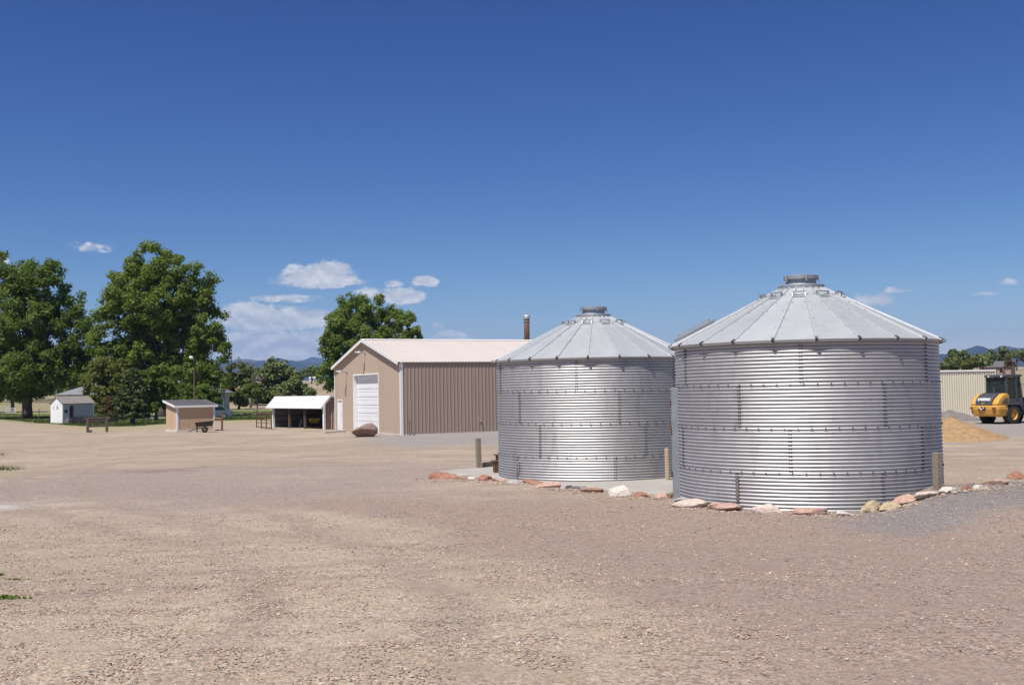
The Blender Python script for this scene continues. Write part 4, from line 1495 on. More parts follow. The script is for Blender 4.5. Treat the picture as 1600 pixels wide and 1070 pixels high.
tree('yard_tree', 'low pale-green tree beyond the lawn, left of the open shed', 372, 178, [(372, 590, 20, 24), (354, 600, 18, 26), (360, 614, 24, 20), (386, 610, 20, 22)], L_PALE, 16, .22, 8000, .34, 1.0, .34)
tree('yard_tree', 'big round dark-green tree behind the open shed roof', 432, 206, [(428, 582, 26, 22), (412, 602, 26, 24), (445, 600, 28, 28), (428, 618, 44, 16)], L_FAR, 17, .35, 16000, .40, 1.25, .36)
tree('yard_tree', 'lower dark-green tree directly above the open shed ridge', 468, 196, [(462, 602, 18, 20), (478, 612, 12, 14), (455, 616, 24, 12)], L_FAR, 18, .25, 7000, .38, 1.0, .34)
tree('young_tree', 'small bright-green tree with bare trunk in front of the round dark tree', 399, 152, [(396, 606, 15, 13), (406, 616, 13, 10), (390, 618, 11, 8)], L_PALE, 19, .22, 2600, .24, .7, .3, barkm='barkpale', gzv=-.35, limbs=14)
tree('bare_tree', 'nearly bare tree with thin grey branches between the two green trees', 392, 186, [(388, 572, 22, 12), (398, 590, 18, 14), (374, 566, 12, 8)], L_TWIG, 20, .22, 500, .22, .9, .35, barkm='barkpale', limbs=34)
tree('yard_tree', 'dark tree far left behind the big cottonwood trunk', 20, 178, [(25, 606, 34, 18), (-20, 604, 34, 20), (60, 600, 28, 18)], L_COTD, 21, .3, 9000, .36, 1.1, .32)
tree('yard_tree', 'dark tree behind the playhouse roof between the two tall cottonwoods', 128, 168, [(128, 585, 22, 22), (105, 598, 22, 14), (142, 560, 12, 24)], L_COTD, 22, .3, 9000, .36, 1.1, .34)
tree('shrub', 'reddish-brown bush beside the playhouse picket fence', 178, 117, [(178, 630, 14, 12), (172, 640, 12, 10), (186, 640, 10, 10)], L_RED, 23, .08, 3200, .17, .5, .35, cat='shrub', limbs=10)
tree('shrub', 'green leafy shrub at the right end of the playhouse', 150, 119, [(150, 640, 8, 14), (156, 650, 8, 8)], L_COT, 24, .06, 1600, .18, .45, .35, cat='shrub', limbs=6)
tree('yard_tree', 'dark spreading tree hanging low over the pale driveway, left of the tan shed', 243, 118, [(240, 600, 28, 26), (262, 590, 22, 24), (228, 628, 18, 14), (250, 634, 14, 10)], L_COTD, 25, .2, 9500, .26, .8, .34)
tree('shrub', 'dense dark shrub left of the yard lamp, behind the tan shed', 296, 126, [(290, 612, 22, 14), (270, 618, 18, 12), (300, 622, 20, 12)], L_COTD, 26, .08, 9000, .2, .6, .4, cat='shrub', limbs=8)
tree('shrub', 'dense dark shrub right of the yard lamp, behind the tan shed', 328, 128, [(322, 616, 18, 14), (338, 622, 14, 11), (316, 628, 14, 9)], L_COTD, 27, .08, 7000, .2, .6, .4, cat='shrub', limbs=8)
# far trees
FT = [(487, 440, [(487, 580, 12, 7), (474, 584, 9, 6), (499, 583, 8, 6)], L_FAR, 'dark clump of trees on the far rise left of the barn'),
      (1497, 300, [(1497, 551, 5.5, 9), (1499, 560, 6, 8)], L_SPR, 'tall dark poplar above the cream container, leftmost of the far pair'),
      (1507, 305, [(1507, 554, 4, 8), (1507, 562, 5, 6)], L_SPR, 'slender dark poplar just right of its taller twin above the container'),
      (1488, 310, [(1488, 556, 3, 6), (1489, 563, 4, 5)], L_FAR, 'thin small tree at the left end of the far tree line'),
      (1492, 262, [(1492, 568, 14, 8), (1478, 570, 10, 7)], L_PALE, 'wide pale-green bush above the left end of the container'),
      (1520, 268, [(1514, 567, 14, 8), (1525, 568, 9, 7)], L_YEL, 'wide yellow-green bush above the middle of the container'),
      (1537, 280, [(1535, 564, 12, 8), (1544, 562, 8, 8)], L_FAR, 'dark green bush above the right end of the container'),
      (1549, 330, [(1549, 554, 3.5, 6), (1549, 561, 4, 6)], L_SPR, 'dark narrow conifer left of the far house'),
      (1566, 350, [(1564, 552, 11, 8), (1574, 555, 9, 9), (1567, 562, 12, 7)], L_FAR, 'broad green tree standing over the far house'),
      (1590, 370, [(1588, 555, 6, 8), (1598, 556, 8, 9), (1612, 554, 10, 9)], L_FAR, 'green trees at the right edge beyond the tan field'),
      (505, 330, [(511, 598, 9, 8), (520, 590, 8, 10)], L_YEL, 'yellowish bush on the rise at the left side of the barn')]
for i, (px, Y, bl, lm, lab) in enumerate(FT):
    tree('far_tree', lab, px, Y, bl, lm, 40 + i, .25, 3200, .55, 1.3, .5, group='far trees', limbs=8)
tree('bare_tree', 'bare reddish tree on the tan field in front of the far house', 1571, 245, [(1571, 563, 7, 6), (1576, 569, 5, 4)], L_RED, 60, .3, 420, .3, .8, .4, limbs=26)

# spruce in front of the driveway
q = G(207, 662.5, -.35)
spr = thing('spruce_tree', 'dark conical evergreen on the lawn between playhouse and tan shed', 'tree', (q.x, q.y, -.35), 0)
rng = np.random.default_rng(70)
sh = at_depth(212, 578, q.y).z + .35
cs, rs = [], []
for i in range(420):
    u = rng.uniform(.17, 1.0)
    rr = (1 - u) ** .6 * 1.7 * rng.uniform(.3, 1.1) + .06
    th = rng.uniform(0, 2 * math.pi)
    cs.append((rr * math.cos(th), rr * math.sin(th), sh * u - rr * .12))
    rs.append(.34 * rng.uniform(.6, 1.2))
stuff(link('crown', raw_mesh('crown', leaf_cloud(cs, rs, 13000, .17, rng, .2, 2.4), 4, L_SPR), spr))
tb = MB().tube([(0, 0, -.1), (.03, 0, sh * .5), (0, 0, sh * .97)], [.24, .13, .02], 8)
for i in range(40):
    u = rng.uniform(.12, .9)
    th = rng.uniform(0, 6.28)
    rr = (1 - u) ** .75 * 1.5
    tb.tube([(0, 0, sh * u), (rr * math.cos(th), rr * math.sin(th), sh * u - rr * .1)], [.03, .008], 5)
tb.build('trunk', M['bark'], spr)

# ------------------------------------------------------------------ far buildings
def small_house(name, label, px, py, Y, w, d, h, rz_, wallm, roofm, rise):
    p = at_depth(px, py, Y)
    g = gz(p.x, Y)
    o = thing(name, label, 'house', (p.x, Y, g), rz_)
    MB().box(-w / 2, w / 2, -d / 2, d / 2, -.3, h).build('wall', wallm, o)
    for s_ in (-1, 1):
        MB().prism([(s_ * (d / 2 + .4), h - .1), (0, h + rise), (0, h + rise + .15), (s_ * (d / 2 + .4), h + .05)], -w / 2 - .4, w / 2 + .4, 'x').build('roof', roofm, o)
    MB().prism([(-d / 2, h), (d / 2, h), (0, h + rise)], -w / 2, w / 2, 'x').build('gable', wallm, o)
    for x in (-w * .28, w * .22):
        MB().box(x - .6, x + .6, -d / 2 - .06, -d / 2 - .005, h * .4, h * .78).build('window', M['glass'], o)
    MB().box(-.5, .5, -d / 2 - .06, -d / 2 - .005, 0, 2.0).build('door', M['navy'], o)
    return o


small_house('far_house', 'small white farmhouse on the distant rise left of the barn', 488, 596, 1150, 6, 5, 3.0, R(20), M['white'], M['white'], 1.6)
small_house('far_house', 'brown-roofed house on the tan field beyond the loader', 1558, 571, 300, 8, 6, 2.6, R(-35), mat('pinkish_brick', (.34, .23, .19), .8), M['shingle'], 1.5)
small_house('far_house', 'orange-roofed house half hidden in trees beyond the lawn', 384, 618, 215, 5, 5, 2.2, R(30), mat('orange_wall', (.42, .26, .15), .8), mat('orange_roof', (.45, .24, .13), .8), 1.3)

# ------------------------------------------------------------------ cream corrugated container behind the loader
c0 = G(1470, 653.5, .1)
c1 = at_depth(1557, 648, c0.y + .6)
cd = Vector((c1.x - c0.x, c1.y - c0.y, 0))
CL = cd.length
CH = at_depth(1470, 578.5, c0.y).z - .1
ct = thing('storage_container', 'long cream corrugated steel storage container behind the loader', 'container', (c0.x, c0.y, .1), math.atan2(cd.y, cd.x))
ncp = 6
for i in range(ncp):
    x0 = i * CL / ncp
    mb = MB()
    n = 4
    w = CL / ncp / n
    vs, fs = [], []
    for k in range(n):
        xx = x0 + k * w
        for (dx, dy) in ((0, 0), (.24 * w, 0), (.40 * w, .05), (.84 * w, .05)):
            vs.append((xx + dx, dy))
    vs.append((x0 + CL / ncp, 0))
    m_ = len(vs)
    pv = [(x, y, .12) for x, y in vs] + [(x, y, CH - .10) for x, y in vs]
    mb.add(pv, [(j, j + 1, m_ + j + 1, m_ + j) for j in range(m_ - 1)])
    mb.build('wall_panel', M['cream'], ct)
MB().box(0, CL, -.03, .10, CH - .10, CH).build('top_rail', M['white'], ct)
MB().box(0, CL, -.02, .10, 0, .12).build('bottom_rail', M['cream'], ct)
for x in (-.06, CL):
    MB().box(x, x + .06, -.04, .12, 0, CH + .01).build('corner_post', M['cream'], ct)
MB().box(0, CL, .11, 2.4, .02, CH - .02).build('box_shell', M['cream'], ct)

# ------------------------------------------------------------------ compact wheel loader
LDZ = R(90 - 62)
ld = thing('wheel_loader', 'yellow and charcoal compact wheel loader seen from behind', 'loader', (24.85, 55.75, .1), LDZ)


def lwheel(x, y, rad=.50, w=.36):
    s = 1 if y > 0 else -1
    wh = MB()
    wh.lathe([(.27, -w / 2), (.40, -w / 2), (.47, -w * .42), (.485, -w * .2), (.485, w * .2), (.47, w * .42), (.40, w / 2), (.27, w / 2)], 28, 'y', (x, y, rad), False)
    for i in range(18):          # tread lugs
        for h_ in (-1, 1):
            a = 2 * math.pi * (i + (.5 if h_ > 0 else 0)) / 18
            ca, sa = math.cos(a), math.sin(a)
            a2 = a + .16
            wh.bar((x + .485 * math.cos(a), y + h_ * .015, rad + .485 * math.sin(a)), (x + .475 * math.cos(a2), y + h_ * w * .47, rad + .475 * math.sin(a2)), .05, .05, (ca, 0, sa))
    o = wh.build('wheel', M['tyre'], ld)
    rm = MB().lathe([(.275, -w * .46), (.25, -w * .44), (.23, -w * .1), (.12, -w * .05), (.11, -w * .30), (.0, -w * .32)] if s < 0 else [(.275, w * .46), (.25, w * .44), (.23, w * .1), (.12, w * .05), (.11, w * .30), (.0, w * .32)], 22, 'y', (x, y, rad), False)
    rm.build('rim', M['yellow'], o)
    nt_ = MB()
    for i in range(8):
        a = i * math.pi / 4
        nt_.bar((x + .17 * math.cos(a), y + s * w * .07, rad + .17 * math.sin(a)), (x + .17 * math.cos(a), y + s * w * .14, rad + .17 * math.sin(a)), .03, .03)
    nt_.build('wheel_nuts', M['charcoal'], o)


for x in (0, 2.15):
    for y in (-.70, .70):
        lwheel(x, y)
# counterweight / bumper: rounded yellow wrap around the rear
def wrap(prof_z, hw_, xr, xf, taper=.12):
    """rounded plan outline swept over (z, inset) pairs"""
    mb = MB()
    ring = []
    for k in range(17):
        a = math.pi * k / 16
        ring.append((-math.sin(a) ** .6 if 0 < k < 16 else 0, math.cos(a)))
    vs, fs = [], []
    for (z, ins) in prof_z:
        hh = hw_ - ins
        vs.append((xf, hh, z))
        for (u, v_) in ring:
            vs.append((xr + .42 + u * (.42 - ins), (abs(v_) ** .55) * (1 if v_ >= 0 else -1) * hh, z))
        vs.append((xf, -hh, z))
    m_ = len(ring) + 2
    for i in range(len(prof_z) - 1):
        for j in range(m_ - 1):
            fs.append((i * m_ + j, i * m_ + j + 1, (i + 1) * m_ + j + 1, (i + 1) * m_ + j))
        fs.append((i * m_ + m_ - 1, i * m_, (i + 1) * m_, (i + 1) * m_ + m_ - 1))
    fs.append(tuple(range(m_ - 1, -1, -1)))
    fs.append(tuple(range((len(prof_z) - 1) * m_, len(prof_z) * m_)))
    return mb.add(vs, fs)


cw = wrap([(.42, .16), (.50, .07), (.78, .0), (.93, .0), (.97, .03)], .86, -1.28, -.42).build('counterweight', M['yellow'], ld, bevel=.012)
for s_ in (-1, 1):
    MB().box(-1.275, -1.20, s_ * .66 - .09, s_ * .66 + .09, .80, .87).build('tail_light', M['red'], cw)
    MB().box(-1.24, -1.17, s_ * .63 - .05, s_ * .63 + .05, .62, .66).build('reflector', M['charcoal'], cw)
MB().box(-1.31, -1.20, -.21, .21, .74, .90).build('hitch_recess', M['black'], cw)
MB().tube([(-1.33, -.15, .88), (-1.35, 0, .76), (-1.33, .15, .88)], .03).build('hitch_hook', M['lampwhite'], cw)
# yellow shoulders and side vents
for s_ in (-1, 1):
    sh_ = MB().prism([(-1.18, .975), (-.30, .975), (-.22, 1.05), (-.22, 1.48), (-.38, 1.58), (-.62, 1.55), (-.98, 1.30), (-1.16, 1.08)], s_ * .48, s_ * .80, 'y').build('side_shroud', M['yellow'], ld, bevel=.05)
    MB().prism([(-.92, 1.06), (-.34, 1.06), (-.30, 1.10), (-.30, 1.36), (-.42, 1.40), (-.60, 1.36), (-.88, 1.18)], s_ * .795, s_ * .812, 'y').build('vent_panel', mat('vent_ochre', (.30, .20, .06), .7), sh_)
    lv = MB()
    for k in range(5):
        z = 1.10 + k * .05
        lv.bar((-.80 + k * .05, s_ * .815, z), (-.34, s_ * .815, z), .012, .012)
    lv.build('louvre', M['charcoal'], sh_)
hood_prof = [(-1.22, .975), (-.2, .975), (-.2, 1.60), (-.55, 1.60), (-.85, 1.52), (-1.06, 1.36), (-1.17, 1.18)]
hood = MB().prism(hood_prof, -.478, .478, 'y').build('engine_hood', M['charcoal'], ld, bevel=.03)
for k in range(4):
    x = -.28 - k * .09
    MB().box(x - .03, x + .03, -.36, .36, 1.6005, 1.612).build('hood_slat', M['black'], hood)
cu = bpy.data.curves.new('lettering', 'FONT')
cu.body = 'DEERE'
cu.size = .20
cu.align_x = 'CENTER'
cu.align_y = 'CENTER'
cu.extrude = .004
cu.offset = .008
cu.space_character = 1.05
cu.materials.append(M['text'])
dgt = bpy.context.evaluated_depsgraph_get()
txo = bpy.data.objects.new('lettering_tmp', cu)
col.objects.link(txo)
dgt.update()
tme = bpy.data.meshes.new_from_object(txo.evaluated_get(bpy.context.evaluated_depsgraph_get()))
bpy.data.objects.remove(txo)
tx = link('lettering', tme, hood)
# the slanted rear face of the hood between (-1.17,1.18) and (-1.06,1.36)
fa, fb = Vector((-1.17, 0, 1.18)), Vector((-1.06, 0, 1.36))
upv = (fb - fa).normalized()
rgt = Vector((0, -1, 0))
nrm = rgt.cross(upv)
mid_ = (fa + fb) / 2 + nrm * .006
tx.matrix_local = Matrix(((rgt.x, upv.x, nrm.x, mid_.x), (rgt.y, upv.y, nrm.y, mid_.y), (rgt.z, upv.z, nrm.z, mid_.z), (0, 0, 0, 1))) @ Matrix.Scale(1.25, 4, (1, 0, 0))
em = MB().box(-1.215, -1.203, -.09, .09, 1.055, 1.10).build('badge', M['yellow'], hood)
ex = MB().tube([(-.62, -.22, 1.55), (-.62, -.22, 1.82), (-.66, -.22, 1.88)], .05, 10).build('exhaust', M['charcoal'], ld)
# cab
cab = MB().box(-.18, 1.05, -.62, .62, .70, 1.30).build('cab_base', M['charcoal'], ld, bevel=.04)
for (x, y) in ((-.14, -.60), (-.14, .60), (.55, -.62), (.55, .62), (1.02, -.58), (1.02, .58)):
    MB().bar((x, y, 1.28), (x + (.0 if x < .9 else -.16), y * .95, 2.40), .08, .08, (0, 1, 0)).build('cab_pillar', M['charcoal'], ld)
roof_ = MB().prism([(-.26, 2.40), (1.0, 2.40), (1.04, 2.45), (.95, 2.52), (-.2, 2.52), (-.28, 2.46)], -.64, .64, 'y').build('cab_roof', M['charcoal'], ld, bevel=.03)
for y in (-.42, .34):
    MB().lathe([(0, -.04), (.045, -.03), (.045, .03)], 10, 'x', (-.30, y, 2.42), False).build('work_lamp', M['lampwhite'], roof_)
MB().box(-.155, -.145, -.55, .55, 1.31, 2.39).build('rear_glass', M['glass'], ld)
for s_ in (-1, 1):
    MB().box(-.10, .88, s_ * .595 - .005, s_ * .595 + .005, 1.31, 2.39).build('side_glass', M['glass'], ld)
MB().box(.92, .93, -.52, .52, 1.31, 2.39).build('front_glass', M['glass'], ld)
seat = MB().box(.15, .62, -.25, .25, 1.30, 1.55).box(.10, .24, -.25, .25, 1.55, 2.05).build('driver_seat', M['black'], ld, bevel=.05)
MB().box(.12, .20, -.13, .13, 2.07, 2.24).build('headrest', M['black'], seat)
st_ = MB().tube([(.95, 0, 1.25), (.78, 0, 1.70)], .03).lathe([(.17, -.012), (.19, 0), (.17, .012)], 18, 'z', (.77, 0, 1.72), False).build('steering_wheel', M['black'], ld)
for s_ in (-1, 1):
    MB().prism([(-.62, .98), (-.50, 1.06), (.50, 1.06), (.66, .92), (.72, .70), (.66, .70), (.55, .88), (.40, .98)], s_ * .52, s_ * .90, 'y').build('mudguard', M['charcoal'], ld, bevel=.02)
    mi = MB().bar((.95, s_ * .6, 2.0), (1.12, s_ * .86, 2.02), .03, .03).box(1.08, 1.14, s_ * .84 - .09, s_ * .84 + .09, 1.86, 2.14).build('mirror', M['black'], ld)
MB().box(-.45, 1.05, -.34, .34, .38, .98).build('rear_frame', M['charcoal'], ld)
ff = MB().box(1.20, 2.75, -.34, .34, .42, .95).build('front_frame', M['charcoal'], ld, bevel=.03)
MB().tube([(1.12, 0, .4), (1.12, 0, 1.0)], .10, 12).build('pivot', M['charcoal'], ff)
for s_ in (-1, 1):
    MB().prism([(1.45, 1.28), (1.75, 1.45), (2.9, .95), (3.45, .50), (3.38, .38), (2.75, .72), (1.62, 1.12)], s_ * .24, s_ * .32, 'y').build('lift_arm', M['charcoal'], ld)
    MB().tube([(1.6, s_ * .42, .75), (2.6, s_ * .42, .85)], .05, 10).build('lift_cylinder', M['galv_dull'], ld)
    MB().prism([(1.65, .98), (1.78, 1.06), (2.5, 1.06), (2.62, .98), (2.5, 1.0), (1.8, 1.0)], s_ * .50, s_ * .90, 'y').build('mudguard', M['charcoal'], ld)
bk_ = MB().prism([(3.35, .12), (4.25, .06), (4.25, .09), (3.42, .20), (3.34, .72), (3.55, .98), (3.50, 1.0), (3.26, .76)], -.95, .95, 'y').build('bucket', M['charcoal'], ld)
for s_ in (-1, 1):
    MB().prism([(3.35, .12), (4.25, .06), (3.55, .98), (3.26, .76)], s_ * .95, s_ * .97, 'y').build('bucket_side', M['charcoal'], bk_)

# ------------------------------------------------------------------ piles
def heap(name, label, c, rx, ry, h, m, seed, cat):
    vs, fs = [], []
    nr_, na = 44, 120
    for i in range(nr_ + 1):
        u = i / nr_
        for j in range(na):
            a = 2 * math.pi * j / na
            w = 1 + .16 * noise.noise(Vector((math.cos(a) * 1.3, math.sin(a) * 1.3, seed)))
            x, y = math.cos(a) * u * rx * w, math.sin(a) * u * ry * w
            hh = h * (1 - u ** 1.25) if u > .12 else h * (1 - .12 ** 1.25 * (u / .12) ** 2)
            hh *= 1 + .28 * noise.noise(Vector((x * .9, y * .9, seed)))
            hh += .05 * noise.noise(Vector((x * 5, y * 5, seed + 6))) * (1 - u) + .03 * noise.noise(Vector((x * 13, y * 13, seed + 6))) + .10 * noise.noise(Vector((x * 2.2, y * 2.2, seed + 3))) * (1 - u)
            vs.append((x, y, hh - .06 * u))
    for i in range(nr_):
        for j in range(na):
            fs.append((i * na + j, i * na + (j + 1) % na, (i + 1) * na + (j + 1) % na, (i + 1) * na + j))
    me = bpy.data.meshes.new(name)
    me.from_pydata(vs, [], fs)
    me.polygons.foreach_set('use_smooth', [True] * len(fs))
    me.materials.append(m)
    o = link(name, me)
    o.location = (c.x, c.y, gz(c.x, c.y) - .01)
    return tag(o, label, cat)


pc = G(1488, 684, .05)
heap('sand_pile', 'orange-tan sand pile between the nearer tank and the loader', Vector((pc.x - .2, pc.y + .3, 0)), 2.7, 2.4, .82, mat('orange_sand', (.33, .215, .115), .95, 0, .30, 6.0, bump=1.0, bscale=4, spec=.1), 3, 'sand pile')
pc = G(1502, 660, .1)
heap('gravel_pile', 'low grey gravel heap at the foot of the cream container', Vector((pc.x, pc.y + 1.2, 0)), 1.7, 1.3, .62, mat('grey_gravel', (.20, .175, .165), .95, 0, .2, 2, bump=.8, bscale=25, spec=.1), 8, 'gravel pile')

# ------------------------------------------------------------------ rocks round the tanks: (px, base py, half-width px, half-height px, colour, flatness, label)
ROCKS = [
    (693, 747, 27, 6.5, 'red', 'long flat red-brown slab at the far left end of the rock edging'),
    (716, 750, 13, 4, 'brown', 'low brown stone just right of the long red slab'),
    (738, 750, 8, 5, 'white', 'small whitish stone between the red slab and the round red stone'),
    (755, 751, 12, 6.5, 'red', 'rounded red-brown stone near the timber post and low plank'),
    (782, 753, 15, 4.5, 'pink', 'flat pinkish stone right of the round red stone'),
    (803, 755, 11, 4.5, 'grey', 'flat grey-pink stone below the left tank bracket'),
    (833, 755, 20, 5, 'red', 'long tilted red slab at the left foot of the farther tank'),
    (858, 762, 17, 8, 'pink', 'chunky salmon-pink stone in front of the farther tank'),
    (884, 763, 10, 6, 'grey', 'light grey stone between the salmon stone and the slate one'),
    (903, 764, 14, 5.5, 'slate', 'dark slate-grey stone in front of the farther tank'),
    (924, 768, 20, 5.5, 'brown', 'low brown slab left of the pointed pale stone'),
    (966, 774, 16, 12, 'white', 'pointed pale pink stone standing highest before the farther tank'),
    (1004, 777, 15, 6.5, 'red', 'rounded orange-red stone right of the pointed pale stone'),
    (1034, 778, 15, 5, 'pink', 'low pink stone left of the tank door frame'),
    (1077, 786, 13, 6, 'grey', 'pale grey stone at the foot of the tank door frame'),
    (1114, 788, 25, 9, 'pale', 'large pale slab at the left foot of the nearer tank'),
    (1133, 792, 12, 5, 'pink', 'small pink stone tucked against the large pale slab'),
    (1167, 792, 25, 6.5, 'pink', 'long pink and orange stone left of centre before the nearer tank'),
    (1213, 795, 24, 8, 'pale', 'pale peaked stone in the middle before the nearer tank'),
    (1268, 804, 33, 10, 'pink', 'largest orange-pink stone before the nearer tank'),
    (1321, 805, 15, 5, 'white', 'flat whitish stone between the orange-pink and the yellow stones'),
    (1357, 800, 22, 12, 'yellow', 'bulky yellow-tan stone with green weeds behind it'),
    (1389, 795, 15, 6, 'yellow', 'low sandy stone right of the bulky yellow one'),
    (1414, 784, 20, 8, 'pink', 'angular pink stone at the right foot of the nearer tank'),
    (1449, 776, 24, 7, 'pale', 'long pale pink slab left of the grey timber post'),
    (1482, 769, 22, 7, 'white', 'whitish slab in front of the grey timber post'),
    (1511, 766, 9, 6, 'red', 'small rounded red-brown stone at the right end of the white slab'),
    (1530, 764, 10, 5, 'white', 'small whitish stone right of the rounded red-brown one'),
    (1555, 757, 22, 6.5, 'pink', 'long pink slab near the right end of the rock edging'),
    (1588, 747, 20, 7, 'red', 'red stone at the far right end of the rock edging')]
ROCKPOS = []
for i, (px, py, hwp, hhp, kc, lab) in enumerate(ROCKS):
    g = G(px, py)
    k = g.y / F_PX
    rx, rz_ = hwp * k * 1.42, hhp * k * 1.30
    ry = min(.22, rx * .75)
    o = link('edging_rock', rock_mesh('edging_rock', (rx, ry, rz_), 100 + i * 7, RM[kc], cuts=14))
    o.location = (g.x, g.y + ry * .15, gz(g.x, g.y) + rz_ * .16)
    for T_ in (TANK_R[0], TANK_L[0]):
        dd_ = Vector((o.location.x - T_.x, o.location.y - T_.y, 0))
        need = RAD + ry * .95 + .03
        if dd_.length < need:
            dd_.normalize()
            o.location.x, o.location.y = T_.x + dd_.x * need, T_.y + dd_.y * need
            o.location.z += .015
    o.rotation_euler = (random.Random(i).uniform(-.1, .1), random.Random(i + 50).uniform(-.12, .12), random.Random(i + 90).uniform(-.3, .3) + (-.28 if px < 1300 else .45))
    ROCKPOS.append((o.location.x, o.location.y, rx, ry))
    tag(o, lab, 'rock', 'rocks edging the tank pad')

# ------------------------------------------------------------------ posts and bits around the tanks
def timber_post(px, py_b, py_t, w, m, lab, name='timber_post', round_=False, tilt=0.0):
    g = G(px, py_b)
    h = (py_b - py_t) * g.y / F_PX
    mb = MB()
    if round_:
        mb.tube([(0, 0, -.08), (.005, 0, h * .5), (0, 0, h - .02), (0, 0, h)], [w / 2, w / 2 * .97, w / 2 * .95, w / 2 * .85], 12)
    else:
        mb.box(-w / 2, w / 2, -w / 2, w / 2, -.08, h)
    o = mb.build(name, m, None, bevel=.012 if not round_ else 0)
    o.location = g
    o.rotation_euler = (0, tilt, R(24))
    return tag(o, lab, 'post')


timber_post(748.5, 733, 684.5, .135, M['wood'], 'square weathered timber post left of the farther tank', tilt=R(-1.2))
timber_post(1043, 752.5, 701, .125, M['wood_pale'], 'round pale timber post between the two tanks', round_=True)
timber_post(1465.5, 763, 707.5, .13, M['wood'], 'square grey timber post at the right flank of the nearer tank', tilt=R(.5))
g = G(756, 732, 0)
g2 = G(773, 728, 0)
pl = MB().bar((0, 0, .07), (g2.x - g.x + .05, g2.y - g.y, .10), .10, .20).build('low_plank', M['wood'], None, bevel=.01)
pl.location = g
tag(pl, 'low timber plank lying between the square post and the rusty stand', 'plank')
g = G(778, 740, 0)
rs_ = thing('rusty_stand', 'rusty brown ribbed metal stand with a cap beside the farther tank', 'stand', (g.x, g.y, 0), R(15))
bd = MB().box(-.11, .14, -.11, .11, -.02, .34).build('body', M['rust'], rs_)
for k in range(4):
    MB().box(-.125 + k * .065, -.095 + k * .065, -.125, -.111, 0, .335).build('rib', M['rust'], bd)
MB().box(-.15, .17, -.14, .14, .341, .375).build('top_plate', M['wood_red'], rs_)
MB().box(-.04, .10, -.07, .07, .376, .50).build('neck', M['rust'], rs_)
MB().box(-.09, .13, -.09, .09, .501, .54).build('cap', M['wood_red'], rs_)
# small grey valve at the far foot of the tanks gap
g = G(1052, 744, 0)
vl = thing('hose_coil', 'small pale coil of hose at the foot of the farther tank by the round post', 'hose', (g.x, g.y, .03), R(10))
for k, (rr, dz) in enumerate(((.12, .0), (.10, .05))):
    pts = [(rr * math.cos(a / 10 * math.pi), .02 * k, .12 + dz * .3 + rr * math.sin(a / 10 * math.pi)) for a in range(21)]
    MB().tube(pts, .016, 6, False).build('coil', M['galv'], vl)


# ------------------------------------------------------------------ weeds
def weed(name, label, c, n, h, spread, m, seed, cat='weed', flatten=1.0):
    rng = np.random.default_rng(seed)
    vs = []
    for i in range(n):
        a = rng.uniform(0, 6.28)
        r = spread * rng.uniform(0, 1) ** .7
        base = np.array([r * math.cos(a), r * math.sin(a) * flatten, -.01])
        lean = rng.normal(size=2) * .45
        hh = h * rng.uniform(.4, 1.1) * (1 - .45 * r / spread)
        tip = base + np.array([lean[0] * hh, lean[1] * hh, hh])
        midp = base * .5 + tip * .5 + np.array([0, 0, hh * .12])
        w = rng.uniform(.006, .016)
        d = np.array([math.cos(a + 1.5), math.sin(a + 1.5), 0]) * w
        vs += [base - d, base + d, midp + d * .9, midp - d * .9, midp - d * .9, midp + d * .9, tip + d * .15, tip - d * .15]
    o = link(name, raw_mesh(name, np.array(vs), 4, m))
    o.location = (c.x, c.y, gz(c.x, c.y))
    return tag(o, label, cat)


weed('weed', 'green weeds sprouting behind the bulky yellow stone', G(1378, 783, 0), 130, .22, .30, L_GRASS, 1)
weed('weed', 'small green weed in front of the angular pink stone', G(1392, 790, 0), 50, .13, .14, L_GRASS, 2)
weed('weed', 'dry brown weeds at the foot of the tank door frame', G(1057, 777, 0), 260, .16, .30, L_DRY, 3)
weed('weed', 'dark green weed strip on the gravel at the lower left edge', G(14, 934), 60, .05, .26, L_COTD, 4, flatten=.25)
weed('weed', 'small dark green weed tuft above the weed strip at the left edge', G(0, 900), 40, .06, .10, L_COTD, 5)
weed('weed', 'thin sprig of green weed right of the dark tuft at the left edge', G(24, 905), 30, .04, .16, L_COTD, 6, flatten=.3)
weed('weed', 'broad dry grass clump on the left edge of the drive', G(-16, 735), 420, .22, 1.1, L_GRASS, 7)
weed('weed', 'small green grass clump farther up the left edge of the drive', G(-14, 712), 220, .25, .9, L_GRASS, 8)

# ------------------------------------------------------------------ loose gravel
rng = np.random.default_rng(5)


def gravel(n, ylo, yhi, smin, smax, power):
    u = rng.uniform(0, 1, n)
    y = ylo + (yhi - ylo) * u ** power
    x = rng.uniform(-.55, .55, n) * (y + 2)
    keep = np.ones(n, bool)
    for i in range(n):
        d = noise.noise(Vector((x[i] * .55, y[i] * .55, 3))) + .6 * noise.noise(Vector((x[i] * 2, y[i] * 2, 8)))
        z = zones_fast(x[i], y[i])
        keep[i] = rng.uniform() < (.36 + .75 * d) * (1 - .72 * z)
    return x[keep], y[keep], smin, smax


def zones_fast(x, y):
    xe = float(np.interp(y, [3, 6.6, 13.4, 20, 26], [2.0, 1.5, .3, -2.6, -8]))
    return sm(-.5, .9, x - xe) * (1 - sm(15.5, 19, y))


